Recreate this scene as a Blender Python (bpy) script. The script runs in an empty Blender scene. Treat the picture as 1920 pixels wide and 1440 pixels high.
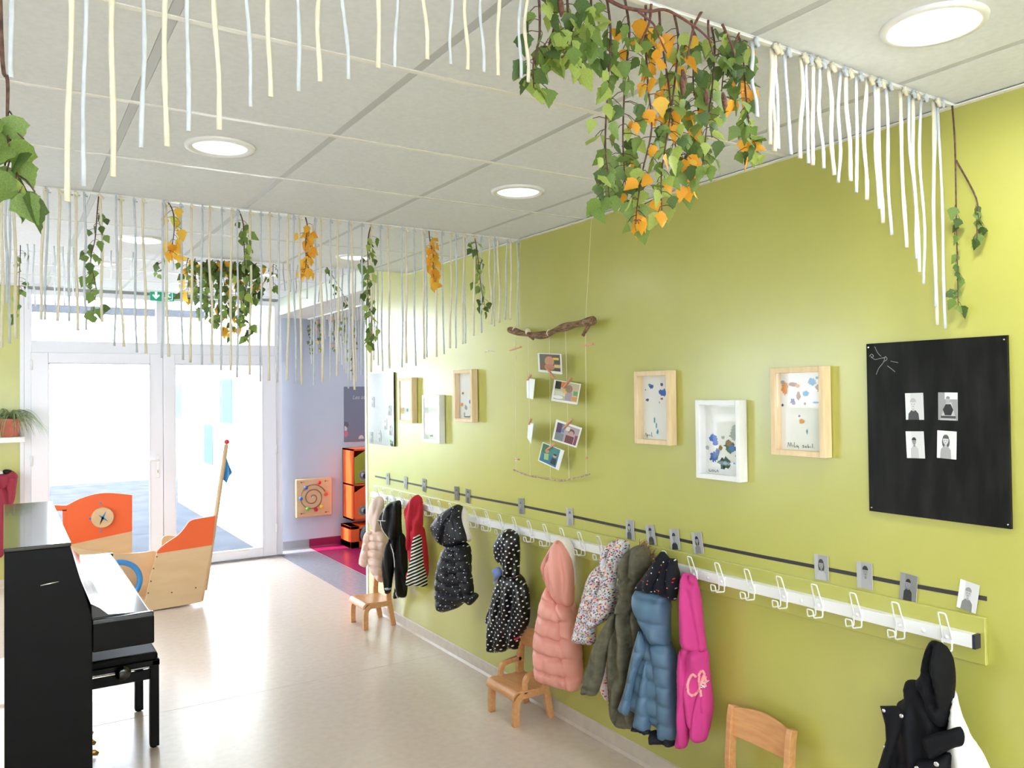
import bpy, bmesh, math, random
import numpy as np
from mathutils import Vector, Matrix
from mathutils.geometry import delaunay_2d_cdt
random.seed(7); RNG = np.random.default_rng(11)
scene = bpy.context.scene
COL = scene.collection

# ------------------------------------------------------------------ camera
F, YAW, PIT, ROL, CX0, HC, CY = 1497.7, .5662, .0166, -.0112, -2.3938, 1.6549, 710.94
def _basis():
    f = np.array([math.sin(YAW)*math.cos(PIT), math.cos(YAW)*math.cos(PIT), math.sin(PIT)])
    r = np.array([math.cos(YAW), -math.sin(YAW), 0.]); u = np.cross(r, f)
    c, s = math.cos(ROL), math.sin(ROL)
    return np.array([c*r+s*u, -s*r+c*u, f])
RB = _basis(); CAM = np.array([CX0, 0., HC])
cd = bpy.data.cameras.new('camera'); cam = bpy.data.objects.new('camera', cd); COL.objects.link(cam)
cam.matrix_world = Matrix(((RB[0][0], RB[1][0], -RB[2][0], CAM[0]), (RB[0][1], RB[1][1], -RB[2][1], CAM[1]),
                           (RB[0][2], RB[1][2], -RB[2][2], CAM[2]), (0, 0, 0, 1)))
cd.sensor_fit = 'HORIZONTAL'; cd.sensor_width = 36; cd.lens = F*36/1920; cd.shift_y = -(720-CY)/1920
cd.clip_start = .02; cd.clip_end = 300
scene.camera = cam

# ------------------------------------------------------------------ world, sun, exposure
SKY, SUN, LAMP_ON, LAMP_DIM = 8.5, 6.0, 84.0, 14.0
wd = bpy.data.worlds.new('sky'); scene.world = wd; wd.use_nodes = True
bg = wd.node_tree.nodes['Background']; bg.inputs[0].default_value = (.80, .90, 1.0, 1); bg.inputs[1].default_value = SKY
sl = bpy.data.lights.new('sun', 'SUN'); sl.energy = SUN; sl.angle = .01; sl.color = (1, .96, .88)
so = bpy.data.objects.new('sun', sl); COL.objects.link(so)
so.rotation_euler = Vector((.72, -.10, -.62)).to_track_quat('-Z', 'Y').to_euler()
vs = scene.view_settings
vs.view_transform = 'Standard'; vs.look = 'None'; vs.gamma = 1; vs.use_curve_mapping = False; vs.exposure = 0.68

# ------------------------------------------------------------------ helpers
def s2l(c):
    c = c/255.
    return c/12.92 if c <= .04045 else ((c+.055)/1.055)**2.4
def rgb(*c): return (s2l(c[0]), s2l(c[1]), s2l(c[2]), 1)
def ray(u, v): return np.array([(u-960)/F, -(v-CY)/F, 1.]) @ RB
def on(u, v, ax, val):
    """the point of an axis-parallel plane that lies behind a photograph pixel"""
    i = 'xyz'.index(ax); d = ray(u, v); t = (val-CAM[i])/d[i]; return CAM+t*d
class Plane:
    """vertical plane through p; its horizontal direction is (cos b, -sin b)"""
    def __init__(s, p, b):
        s.p = np.array([p[0], p[1], 0.]); b = math.radians(b)
        s.d = np.array([math.cos(b), -math.sin(b), 0.]); s.n = np.array([-math.sin(b), -math.cos(b), 0.])
    def st(s, u, v):
        d = ray(u, v); t = ((s.p-CAM)@s.n)/(d@s.n); q = CAM+t*d
        return ((q-s.p)@s.d, q[2])
    def w(s, a, z, off=0.): return s.p+a*s.d+off*s.n+np.array([0, 0, z])
MATS = {}
def mat(name, col=(.8, .8, .8, 1), rough=.5, metal=0., spec=.5, coat=0., fn=None, emit=None, es=0.):
    if name in MATS: return MATS[name]
    m = bpy.data.materials.new(name); m.use_nodes = True; nt = m.node_tree
    b = nt.nodes['Principled BSDF']
    b.inputs['Base Color'].default_value = col; b.inputs['Roughness'].default_value = rough
    b.inputs['Metallic'].default_value = metal; b.inputs['Specular IOR Level'].default_value = spec
    if coat: b.inputs['Coat Weight'].default_value = coat; b.inputs['Coat Roughness'].default_value = .04
    if emit: b.inputs['Emission Color'].default_value = emit; b.inputs['Emission Strength'].default_value = es
    if fn: fn(nt, b)
    MATS[name] = m; return m
def N(nt, t, **k):
    n = nt.nodes.new(t)
    for a, v in k.items(): setattr(n, a, v)
    return n
def noise_col(c1, c2, scale=5, stretch=(1, 1, 1), detail=4, coord='Object', lo=.35, hi=.65, bump=0., bscale=None):
    def fn(nt, b):
        tc = N(nt, 'ShaderNodeTexCoord'); mp = N(nt, 'ShaderNodeMapping'); mp.inputs['Scale'].default_value = stretch
        nt.links.new(tc.outputs[coord], mp.inputs[0])
        no = N(nt, 'ShaderNodeTexNoise'); no.inputs['Scale'].default_value = scale; no.inputs['Detail'].default_value = detail
        nt.links.new(mp.outputs[0], no.inputs['Vector'])
        rp = N(nt, 'ShaderNodeValToRGB'); rp.color_ramp.elements[0].position = lo; rp.color_ramp.elements[1].position = hi
        rp.color_ramp.elements[0].color = c1; rp.color_ramp.elements[1].color = c2
        nt.links.new(no.outputs['Fac'], rp.inputs[0]); nt.links.new(rp.outputs[0], b.inputs['Base Color'])
        if bump:
            n2 = no
            if bscale:
                n2 = N(nt, 'ShaderNodeTexNoise'); n2.inputs['Scale'].default_value = bscale; n2.inputs['Detail'].default_value = 3
                nt.links.new(tc.outputs[coord], n2.inputs['Vector'])
            bp = N(nt, 'ShaderNodeBump'); bp.inputs['Strength'].default_value = bump; bp.inputs['Distance'].default_value = .002
            nt.links.new(n2.outputs['Fac'], bp.inputs['Height']); nt.links.new(bp.outputs[0], b.inputs['Normal'])
    return fn
def clear_glass(name, refl=1.0, tint=(1, 1, 1, 1), rough=0.02):
    m = bpy.data.materials.new(name); m.use_nodes = True; nt = m.node_tree
    nt.nodes.remove(nt.nodes['Principled BSDF']); o = nt.nodes['Material Output']
    t = N(nt, 'ShaderNodeBsdfTransparent'); t.inputs[0].default_value = tint
    g = N(nt, 'ShaderNodeBsdfGlossy'); g.inputs['Roughness'].default_value = rough
    fr = N(nt, 'ShaderNodeFresnel'); fr.inputs[0].default_value = 1.45
    mu = N(nt, 'ShaderNodeMath', operation='MULTIPLY'); mu.inputs[1].default_value = refl
    mx = N(nt, 'ShaderNodeMixShader')
    ge = N(nt, 'ShaderNodeNewGeometry'); iv = N(nt, 'ShaderNodeMath', operation='SUBTRACT'); iv.inputs[0].default_value = 1.; m2 = N(nt, 'ShaderNodeMath', operation='MULTIPLY')
    nt.links.new(ge.outputs['Backfacing'], iv.inputs[1]); nt.links.new(fr.outputs[0], mu.inputs[0]); nt.links.new(mu.outputs[0], m2.inputs[0]); nt.links.new(iv.outputs[0], m2.inputs[1]); nt.links.new(m2.outputs[0], mx.inputs[0])
    nt.links.new(t.outputs[0], mx.inputs[1]); nt.links.new(g.outputs[0], mx.inputs[2]); nt.links.new(mx.outputs[0], o.inputs[0])
    return m

def thing(name, label, cat, loc=(0, 0, 0), group=None, kind=None):
    o = bpy.data.objects.new(name, None); COL.objects.link(o); o.location = loc; o.empty_display_size = .05
    return tag(o, label, cat, group, kind)
def tag(o, label=None, cat=None, group=None, kind=None):
    if label: o['label'] = label
    if cat: o['category'] = cat
    if group: o['group'] = group
    if kind: o['kind'] = kind
    return o
def wloc(o):
    p = Vector((0, 0, 0))
    while o: p = p+Vector(o.location); o = o.parent
    return np.array(p)
def link(name, me, parent=None, loc=None):
    o = bpy.data.objects.new(name, me); COL.objects.link(o)
    if parent: o.parent = parent
    if loc is not None: o.location = Vector(loc)-(Vector(wloc(parent)) if parent else Vector((0, 0, 0)))
    return o
class MB:
    def __init__(s): s.v = []; s.f = []; s.uv = {}; s.c = {}
    def add(s, vs, fs):
        n = len(s.v); s.v += [tuple(map(float, p)) for p in vs]; s.f += [tuple(i+n for i in f) for f in fs]; return s
    def box(s, a, b):
        (x0, y0, z0), (x1, y1, z1) = a, b
        x0, x1 = min(x0, x1), max(x0, x1); y0, y1 = min(y0, y1), max(y0, y1); z0, z1 = min(z0, z1), max(z0, z1)
        return s.add([(x0, y0, z0), (x1, y0, z0), (x1, y1, z0), (x0, y1, z0), (x0, y0, z1), (x1, y0, z1), (x1, y1, z1), (x0, y1, z1)],
                     [(0, 3, 2, 1), (4, 5, 6, 7), (0, 1, 5, 4), (1, 2, 6, 5), (2, 3, 7, 6), (3, 0, 4, 7)])
    def tube(s, pts, r, n=8, cap=True, flat=1.0, closed=False):
        P = [Vector(p) for p in pts]; m = len(P); R = r if hasattr(r, '__len__') else [r]*m
        vs = []; fs = []; up = None
        for i in range(m):
            if closed: t = P[(i+1) % m]-P[i-1]
            else: t = P[min(i+1, m-1)]-P[max(i-1, 0)]
            t = t.normalized() if t.length > 1e-9 else Vector((0, 0, 1))
            if up is None:
                up = Vector((0, 1, 0)) if abs(t.y) < .9 else Vector((1, 0, 0))
            a = (up-t*up.dot(t)).normalized(); b = t.cross(a); up = a
            for k in range(n):
                an = 2*math.pi*k/n; vs.append(P[i]+a*R[i]*flat*math.cos(an)+b*R[i]*math.sin(an))
        for i in range(m if closed else m-1):
            j = (i+1) % m
            for k in range(n):
                k2 = (k+1) % n; fs.append((i*n+k, i*n+k2, j*n+k2, j*n+k))
        if cap and not closed: fs += [tuple(range(n-1, -1, -1)), tuple(range((m-1)*n, m*n))]
        return s.add(vs, fs)
    def lathe(s, prof, o, ax=(0, 0, 1), n=24):
        A = Vector(ax).normalized(); u = Vector((1, 0, 0)) if abs(A.x) < .9 else Vector((0, 1, 0))
        u = (u-A*u.dot(A)).normalized(); w = A.cross(u); vs = []; fs = []
        for r, h in prof:
            for k in range(n):
                a = 2*math.pi*k/n; vs.append(Vector(o)+A*h+u*r*math.cos(a)+w*r*math.sin(a))
        for i in range(len(prof)-1):
            for k in range(n): fs.append((i*n+k, i*n+(k+1) % n, (i+1)*n+(k+1) % n, (i+1)*n+k))
        if prof[0][0] > 1e-6: fs.append(tuple(range(n-1, -1, -1)))
        if prof[-1][0] > 1e-6: fs.append(tuple(range((len(prof)-1)*n, len(prof)*n)))
        return s.add(vs, fs)
    def prism(s, poly, nrm):
        """poly: 3-D points of a flat outline, extruded by vector nrm"""
        n = len(poly); q = [np.array(p, float) for p in poly]; nr = np.array(nrm, float)
        return s.add(list(q)+[p+nr for p in q], [tuple(range(n-1, -1, -1)), tuple(range(n, 2*n))]+[(i, (i+1) % n, n+(i+1) % n, n+i) for i in range(n)])
    def build(s, name, m=None, parent=None, smooth=False, bevel=0., loc=None, seg=2, uv=None, cols=None):
        me = bpy.data.meshes.new(name)
        base = wloc(parent) if parent else (np.array(loc, float) if loc is not None else np.zeros(3))
        me.from_pydata([tuple(np.array(p)-base) for p in s.v], [], s.f)
        bm = bmesh.new(); bm.from_mesh(me); bmesh.ops.recalc_face_normals(bm, faces=bm.faces[:]); bm.to_mesh(me); bm.free()
        if m: me.materials.append(m)
        if smooth: me.polygons.foreach_set('use_smooth', [True]*len(me.polygons))
        if uv is not None:
            ul = me.uv_layers.new(name='UVMap')
            for l in me.loops: ul.data[l.index].uv = uv[l.vertex_index]
        o = bpy.data.objects.new(name, me); COL.objects.link(o)
        if parent: o.parent = parent
        elif loc is not None: o.location = loc
        if bevel:
            b = o.modifiers.new('bevel', 'BEVEL'); b.width = bevel; b.segments = seg; b.limit_method = 'ANGLE'; b.angle_limit = .7
            if not smooth: me.polygons.foreach_set('use_smooth', [True]*len(me.polygons)); b.harden_normals = True
        return o
def box(name, a, b, m, parent=None, bevel=0., loc=None): return MB().box(a, b).build(name, m, parent, bevel=bevel, loc=loc)
def struct(o): o['kind'] = 'structure'; return o
def spline(p, k=6, closed=False):
    p = [np.array(q, float) for q in p]; n = len(p); out = []
    for i in range(n if closed else n-1):
        if closed: a, b, c, d = p[i-1], p[i], p[(i+1) % n], p[(i+2) % n]
        else: a, b, c, d = p[max(i-1, 0)], p[i], p[i+1], p[min(i+2, n-1)]
        for j in range(k):
            t = j/k; out.append(.5*((2*b)+(c-a)*t+(2*a-5*b+4*c-d)*t*t+(3*b-a-3*c+d)*t**3))
    if not closed: out.append(p[-1])
    return out
ORD = ['first', 'second', 'third', 'fourth', 'fifth', 'sixth', 'seventh', 'eighth', 'ninth', 'tenth', 'eleventh', 'twelfth', 'thirteenth',
       'fourteenth', 'fifteenth', 'sixteenth', 'seventeenth', 'eighteenth', 'nineteenth', 'twentieth']
def ordw(i):
    if i < 20: return ORD[i]
    t = {2: 'twenty', 3: 'thirty', 4: 'forty', 5: 'fifty', 6: 'sixty'}[(i+1)//10]; u = (i+1) % 10
    return t+'-'+ORD[u-1] if u else {'twenty': 'twentieth', 'thirty': 'thirtieth', 'forty': 'fortieth', 'fifty': 'fiftieth', 'sixty': 'sixtieth'}[t]

# ------------------------------------------------------------------ materials
M_green = mat('green_wall_paint', rough=.34, spec=.6, coat=.9, fn=noise_col(rgb(184, 182, 86), rgb(190, 188, 92), 2.2, bump=.04, bscale=160))
MATS['green_wall_paint'].node_tree.nodes['Principled BSDF'].inputs['Coat Roughness'].default_value = .24
M_pale = mat('pale_wall_paint', rgb(226, 228, 222), .5, fn=noise_col(rgb(224, 226, 220), rgb(230, 232, 226), 3, bump=.03, bscale=150))
M_blue = mat('lavender_wall_paint', rough=.55, fn=noise_col(rgb(184, 191, 206), rgb(189, 196, 210), 2, bump=.03, bscale=150))
M_floor = mat('beige_vinyl_floor', rough=.24, spec=.5, fn=noise_col(rgb(212, 196, 181), rgb(220, 205, 190), 26, detail=8, lo=.3, hi=.7))
M_grey_fl = mat('grey_vinyl_floor', rough=.24, fn=noise_col(rgb(150, 152, 162), rgb(160, 162, 172), 26, detail=8))
M_mag_fl = mat('magenta_vinyl_floor', rough=.26, fn=noise_col(rgb(158, 32, 88), rgb(170, 40, 98), 26, detail=8))
M_base = mat('vinyl_baseboard', rough=.35, fn=noise_col(rgb(204, 191, 177), rgb(212, 199, 185), 22, detail=6))
M_tile = mat('ceiling_tile_white', rough=.75, spec=.2, fn=noise_col(rgb(224, 227, 232), rgb(230, 233, 238), 60, detail=6, bump=.08, bscale=420))
M_tbar = mat('grid_bar_white_metal', rgb(192, 194, 198), .42)
M_tbarw = mat('white_rail_lit_bar', rgb(244, 244, 240), .25)  # whiter than the long bars: door light on cross bars put into the colour
M_gap = mat('dark_ceiling_void', rgb(48, 48, 52), .9)
M_white = mat('white_lacquer', rgb(240, 240, 238), .3)
M_pvc = mat('white_door_frame', rgb(236, 236, 240), .28)
M_glass = clear_glass('clear_glass', 1.0)
M_fglass = clear_glass('frame_glass', 1.0, rough=.03)
M_black = mat('black_gloss_lacquer', rgb(8, 8, 9), .12, spec=.5, coat=.3, fn=noise_col(rgb(6, 6, 7), rgb(11, 11, 11), 7, (1, 1, 1)))
M_blackpanel = mat('black_satin_lacquer', rgb(5, 5, 5), .34, spec=.14, fn=noise_col(rgb(3, 3, 3), rgb(6, 6, 6), 6, (1, 1, 3)))
M_beech = mat('beech_wood', rough=.34, fn=noise_col(rgb(206, 148, 96), rgb(218, 163, 110), 7, (9, 1.2, 9), 6, bump=.02))
M_birch = mat('birch_plywood', rough=.42, fn=noise_col(rgb(212, 178, 134), rgb(220, 187, 144), 3, (1.2, 3, 5), 4))
M_pine = mat('pale_pine', rough=.5, fn=noise_col(rgb(232, 204, 160), rgb(240, 216, 174), 8, (8, 8, 1.2), 5))
M_orange = mat('orange_laminate', rgb(238, 100, 44), .45)
M_cyan = mat('blue_plastic', rgb(58, 136, 200), .35)
M_redp = mat('red_plastic', rgb(200, 40, 44), .35)
M_chrome = mat('chrome', rgb(225, 225, 228), .16, 1.)
M_brass = mat('brass', rgb(206, 160, 84), .25, 1.)
M_bark = mat('twig_bark', rough=.8, fn=noise_col(rgb(66, 44, 40), rgb(110, 80, 66), 90))
M_drift = mat('driftwood_bark', rough=.85, fn=noise_col(rgb(92, 68, 48), rgb(158, 126, 96), 60, (2, .4, 2), 6, bump=.4, bscale=160))
M_cordc = mat('cream_cotton', rough=.9, fn=noise_col(rgb(226, 217, 194), rgb(234, 227, 208), 120, (1, 1, .4)))
M_cordw = mat('cool_white_cotton', rough=.9, fn=noise_col(rgb(198, 205, 214), rgb(212, 218, 226), 120, (1, 1, .4)))
M_thread = mat('cream_thread', rgb(232, 222, 190), .9)
M_terra = mat('terracotta', rough=.7, fn=noise_col(rgb(186, 104, 82), rgb(202, 120, 98), 12))
M_paper = mat('white_paper', rgb(240, 240, 236), .6)
def leafmat(name, a, b):
    m = bpy.data.materials.new(name); m.use_nodes = True; nt = m.node_tree; p = nt.nodes['Principled BSDF']; o = nt.nodes['Material Output']
    noise_col(rgb(*a), rgb(*b), 28, detail=3)(nt, p); p.inputs['Roughness'].default_value = .5
    tr = N(nt, 'ShaderNodeBsdfTranslucent'); mx = N(nt, 'ShaderNodeMixShader'); mx.inputs[0].default_value = .38
    nt.links.new(p.inputs['Base Color'].links[0].from_socket, tr.inputs[0])
    nt.links.new(p.outputs[0], mx.inputs[1]); nt.links.new(tr.outputs[0], mx.inputs[2]); nt.links.new(mx.outputs[0], o.inputs[0])
    return m
LM = {'g': leafmat('leaf_green', (110, 138, 64), (134, 160, 82)), 'd': leafmat('leaf_deep_green', (74, 98, 52), (96, 122, 64)),
      'l': leafmat('leaf_light_green', (156, 178, 84), (182, 198, 104)), 'o': leafmat('leaf_orange', (240, 166, 46), (250, 186, 66)),
      'y': leafmat('leaf_yellow', (244, 190, 58), (250, 208, 88)), 'k': leafmat('leaf_lime', (196, 206, 72), (226, 224, 96))}

# ------------------------------------------------------------------ the room
XL, YB, YD, YR, H, H2 = -4.3, -4.0, 8.284, 8.50, 2.5, 2.65
YE, XE = 5.91, 3.2            # far end of the green wall; right end of the recess
YSTEP = 5.088
fl = struct(MB().add([(XL, YB, 0), (0, YB, 0), (0, YD+.2, 0), (XL, YD+.2, 0)], [(0, 1, 2, 3)]).build('floor', M_floor))
tag(fl, 'shiny beige vinyl floor of the hallway')
MB().add([(0, YE-.1, 0), (.385, YE-.1, 0), (.385, YR, 0), (0, YR, 0)], [(0, 1, 2, 3)]).build('grey_vinyl_strip', M_grey_fl, fl)
MB().add([(.385, YE-.1, 0), (XE, YE-.1, 0), (XE, YR, 0), (.385, YR, 0)], [(0, 1, 2, 3)]).build('magenta_vinyl_sheet', M_mag_fl, fl)
M_seam = mat('floor_seam', rgb(196, 181, 166), .4)
for yy in (4.55, 1.9):
    box('vinyl_seam', (XL+.02, yy, 0), (-.02, yy+.003, .0006), M_seam, fl)
for xx in (.0, .383):
    box('vinyl_seam', (xx-.002, YE, 0), (xx+.002, YR, .0006), M_seam, fl)

wr = struct(box('wall_right', (0, YB, 0), (.14, YE, H2+.05), M_green)); tag(wr, 'long lime green wall with the coat rack')
# wall above/left of the entrance
wf = struct(MB().box((XL, YD, 0), (-2.25, YD+.25, H2+.05)).build('wall_front', M_green)); tag(wf, 'green wall strip left of the glazed doors')
box('lintel', (-2.25, YD+.03, 2.615), (.05, YD+.25, H2+.05), M_pale, wf)
struct(box('wall_recess', (.035, YR, 0), (XE, YR+.12, H2), M_blue))['label'] = 'lavender blue wall of the play recess'
struct(box('wall_recess_end', (XE, YE-.2, 0), (XE+.1, YR+.12, H2), M_blue))['label'] = 'far side wall of the recess'
struct(box('wall_recess_side', (.14, YE-.12, 0), (XE, YE, H2), M_blue))['label'] = 'near wall of the recess'
hd = struct(box('trim_1', (0, YE, 2.478), (.1, YD+.2, H2+.03), M_pale)); hd['label'] = 'white header beam over the recess opening'
struct(box('ceiling_recess', (.1, YE-.12, 2.478), (XE, YR+.1, 2.52), M_pale))['label'] = 'smooth lower ceiling of the recess'
# left and back walls; their unseen windows are added to let daylight in
def window_wall(nm, horiz, c, a0, a1, opens, m, t, lab):
    mb = MB(); z0, z1 = .85, 2.25
    def b(p0, p1, q0, q1):
        if horiz: mb.box((p0, c, q0), (p1, c+t, q1))
        else: mb.box((c, p0, q0), (c+t, p1, q1))
    b(a0, a1, 0, z0); b(a0, a1, z1, H2+.05); e = a0
    for o0, o1 in opens: b(e, o0, z0, z1); e = o1
    b(e, a1, z0, z1)
    w = struct(mb.build(nm, m)); w['label'] = lab; return w
WINS = [(-3.2, -1.6), (4.4, 6.4)]
window_wall('wall_left', False, XL-.2, YB, YD+.25, WINS, M_pale, .2, 'pale wall with added daylight windows opposite the coat rack')
BWIN = [(-3.6, -1.9), (-1.6, -.4)]
window_wall('wall_back', True, YB-.2, XL-.2, .14, BWIN, M_pale, .2, 'pale wall with added daylight windows at the near end of the hallway')
wn = [2]
def window(horiz, c, a0, a1):
    n = 'window_%d' % wn[0]; wn[0] += 1; z0, z1 = .85, 2.25; mb = MB()
    def b(p0, p1, q0, q1, d=.03):
        if horiz: mb.box((p0, c-d, q0), (p1, c+d, q1))
        else: mb.box((c-d, p0, q0), (c+d, p1, q1))
    mid = (a0+a1)/2
    for p0, p1, q0, q1 in ((a0, a1, z0, z0+.06), (a0, a1, z1-.06, z1), (a0, a0+.06, z0, z1), (a1-.06, a1, z0, z1), (mid-.04, mid+.04, z0, z1)): b(p0, p1, q0, q1)
    w = struct(mb.build(n, M_pvc)); w['label'] = 'unseen white framed window added to let in daylight'
    for p0, p1 in ((a0+.05, mid-.03), (mid+.03, a1-.05)):
        g = MB(); q = (z0+.05, z1-.05)
        if horiz: g.box((p0, c-.004, q[0]), (p1, c+.004, q[1]))
        else: g.box((c-.004, p0, q[0]), (c+.004, p1, q[1]))
        g.build('pane', M_glass, w)
for a, b in WINS: window(False, XL-.1, a, b)
for a, b in BWIN: window(True, YB-.1, a, b)
# baseboards
def coved(nm, poly, mm, lab): o = struct(MB().prism(*poly).build(nm, mm)); o['label'] = lab; return o
prof = [(0, 0), (-.018, 0), (-.008, .012), (-.006, .068), (0, .073)]
coved('baseboard_right', ([(x, YB, z) for x, z in prof], (0, YE-YB, 0)), M_base, 'coved beige vinyl skirting along the green wall')
coved('baseboard_recess', ([(.04, YR+x, z*1.3) for x, z in prof], (.345, 0, 0)), mat('grey_skirting', rgb(150, 152, 158), .4), 'grey skirting in the recess')
coved('baseboard_recess_magenta', ([(.385, YR+x, z*1.3) for x, z in prof], (2.8, 0, 0)), mat('magenta_skirting', rgb(140, 24, 76), .4), 'magenta skirting in the recess')
coved('baseboard_front', ([(XL, YD+x, z) for x, z in prof], (2.05, 0, 0)), M_base, 'beige skirting left of the doors')
struct(box('trim_2', (-.006, YE-.028, .073), (.146, YE+.006, H2), M_white, bevel=.002))['label'] = 'white corner guard at the end of the green wall'

# ------------------------------------------------------------------ ceiling: lay-in tiles on a metal grid
cl = struct(MB().box((XL, YB, H+.02), (0, YSTEP-.02, H+.05)).box((XL, YSTEP, H2+.02), (.02, YD+.25, H2+.05)).build('ceiling', M_gap))
cl['label'] = 'suspended ceiling of white mineral tiles'
XS = [-.3005-.5925*k for k in range(7)]; XS = [0.]+XS+[XL]
YS = [YB+.1, -3.48, -2.89, -2.29, -1.695, -1.1, -.505, .09, .69, 1.287, 1.8825, 2.4885, 3.082, 3.6792, 4.33, YSTEP]
tile_meshes = {}
def tile(x0, x1, y0, y1, z):
    w, d = round(x1-x0-.026, 3), round(y1-y0-.022, 3)
    if w < .05 or d < .05: return
    if (w, d) not in tile_meshes:
        o = MB().box((-w/2, -d/2, -.006), (w/2, d/2, .016)).build('ceiling_tile', M_tile, loc=(0, 0, 0)); tile_meshes[(w, d)] = o.data
        bpy.data.objects.remove(o)
    o = link('ceiling_tile', tile_meshes[(w, d)], cl, ((x0+x1)/2, (y0+y1)/2, z+.002))
for i in range(len(XS)-1):
    for j in range(len(YS)-1): tile(XS[i+1], XS[i], YS[j], YS[j+1], H)
YS2 = [YSTEP, 5.68, 6.28, 6.88, 7.48, 8.08, YD]
for i in range(len(XS)-1):
    for j in range(len(YS2)-1): tile(XS[i+1], XS[i], YS2[j], YS2[j+1], H2)
for x in XS[1:-1]:
    box('grid_bar', (x-.012, YB, H-.003), (x+.012, YSTEP-.004, H+.02), M_tbar, cl)
    box('grid_bar', (x-.012, YSTEP, H2-.003), (x+.012, YD, H2+.02), M_tbar, cl)
for y in YS[1:-1]: box('cross_bar', (XL, y-.009, H-.006), (-.004, y+.009, H+.018), M_tbarw, cl)
for y in YS2[1:-1]: box('cross_bar', (XL, y-.009, H2-.006), (0, y+.009, H2+.018), M_tbarw, cl)
box('edge_trim', (-.02, YB, H-.012), (-.0005, YSTEP, H-.008), M_tbarw, cl)
MB().box((XL, YSTEP-.02, H-.004), (0, YSTEP, H2+.02)).build('ceiling_step', M_pale, cl)

# ------------------------------------------------------------------ glazed entrance
dr = struct(thing('door_1', 'white framed double glass doors with transom lights', None)); y0, y1 = YD-.02, YD+.06
fx0, fx1 = -2.248, .033
f = MB()
f.box((fx0, y0, 0), (fx0+.06, y1, 2.62)).box((fx1-.075, y0, 0), (fx1, y1, 2.62)).box((fx0+.06, y0, 2.575), (fx1-.075, y1, 2.62)).box((fx0+.06, y0, 2.05), (fx1-.075, y1, 2.165))
f.box((-1.165, y0, 2.165), (-1.085, y1, 2.575)); f.build('door_frame', M_pvc, dr, bevel=.004)
for a, b in ((fx0+.06, -1.165), (-1.085, fx1-.075)): box('pane', (a, YD+.015, 2.16), (b, YD+.025, 2.58), M_glass, dr)
for k, (a, b, ga, gb) in enumerate(((-2.196, -1.113, -2.063, -1.226), (-1.11, -.034, -1.008, -.171))):
    lf = MB(); ya, yb = YD-.045, YD+.03
    lf.box((a, ya, .015), (ga, yb, 2.06)).box((gb, ya, .015), (b, yb, 2.06)).box((ga, ya, .015), (gb, yb, .103)).box((ga, ya, 1.964), (gb, yb, 2.06))
    lo = lf.build('door_leaf', M_pvc, dr, bevel=.005)
    box('pane', (ga-.01, YD-.012, .095), (gb+.01, YD-.002, 1.972), M_glass, lo)
    bd = MB(); e = .009
    bd.box((ga-.001, ya-.005, .103), (ga+e, ya+.01, 1.964)).box((gb-e, ya-.005, .103), (gb+.001, ya+.01, 1.964)).box((ga, ya-.005, .103), (gb, ya+.01, .103+e)).box((ga, ya-.005, 1.964-e), (gb, ya+.01, 1.964))
    bd.build('glazing_bead', M_pvc, lo)
    if k == 0:
        box('lock_plate', (-1.178, ya-.008, .88), (-1.148, ya, 1.10), M_white, lo, bevel=.003)
        MB().tube([(-1.163, ya-.005, 1.05), (-1.163, ya-.05, 1.05), (-1.19, ya-.055, 1.052), (-1.29, ya-.055, 1.056)], .009, 10).build('lever_handle', M_white, lo, smooth=True)
        box('key_cylinder', (-1.167, ya-.012, .93), (-1.159, ya, .955), M_chrome, lo)
    for zz in (.25, 1.05, 1.9):
        hx = a+.004 if k == 0 else b-.004
        MB().lathe([(.009, 0), (.009, .09)], (hx, ya-.008, zz), n=10).build('hinge', M_white, lo, smooth=True)
box('threshold', (fx0, YD-.06, 0), (fx1, YD+.12, .014), mat('aluminium', rgb(150, 150, 155), .35, 1.), dr)
box('outer_jamb_trim', (fx0-.03, YD-.024, 0), (fx0, YD+.02, 2.64), M_pvc, dr)

# ------------------------------------------------------------------ outdoors
M_conc = mat('grey_paving', rough=1., spec=0., fn=noise_col(rgb(66, 70, 78), rgb(74, 78, 86), 3))
M_grass = mat('grass', rough=1., spec=0., fn=noise_col(rgb(84, 104, 72), rgb(98, 118, 86), 6))
M_render = mat('white_render', rough=.9, fn=noise_col(rgb(236, 238, 238), rgb(244, 246, 246), 4))
gr = struct(MB().add([(-60, YD+.2, -.03), (60, YD+.2, -.03), (60, 90, -.03), (-60, 90, -.03)], [(0, 1, 2, 3)]).build('ground_outside', M_grass)); gr['label'] = 'lawn outside the doors'
box('paving', (-2.6, YD+.2, -.03), (3, 17.4, -.012), M_conc, gr); box('gravel_court', (-40, 30, -.03), (40, 60, -.012), mat('pale_gravel', rgb(214, 210, 200), .95), gr)
wb = thing('neighbouring_wing', 'white rendered building wing with narrow windows beyond the right door', 'building', (.05, 14, 0))
MB().box((-.08, YD+.26, -.02), (4, 13.5, 6.)).build('wall', M_render, wb)
M_wpane = mat('blue_window_glass', rgb(66, 88, 110), .6, spec=.1)
for (ua, va, ub, vb) in ((414, 708, 440, 800), (385, 791, 403, 877), (331, 718, 344, 790)):
    p = on(ua, va, 'x', -.08); q = on(ub, vb, 'x', -.08)
    w_ = MB().box((-.10, q[1], q[2]), (-.07, p[1], p[2])).build('window', M_white, wb)
    ym, zl, zh = (q[1], p[1]), min(p[2], q[2])+.03, max(p[2], q[2])-.03
    box('pane', (-.106, ym[0]+.02, zl), (-.095, ym[1]-.02, zh), M_wpane, w_)
    box('sill', (-.15, ym[0]-.03, min(p[2], q[2])-.03), (0, ym[1]+.03, min(p[2], q[2])), M_render, w_)
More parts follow.
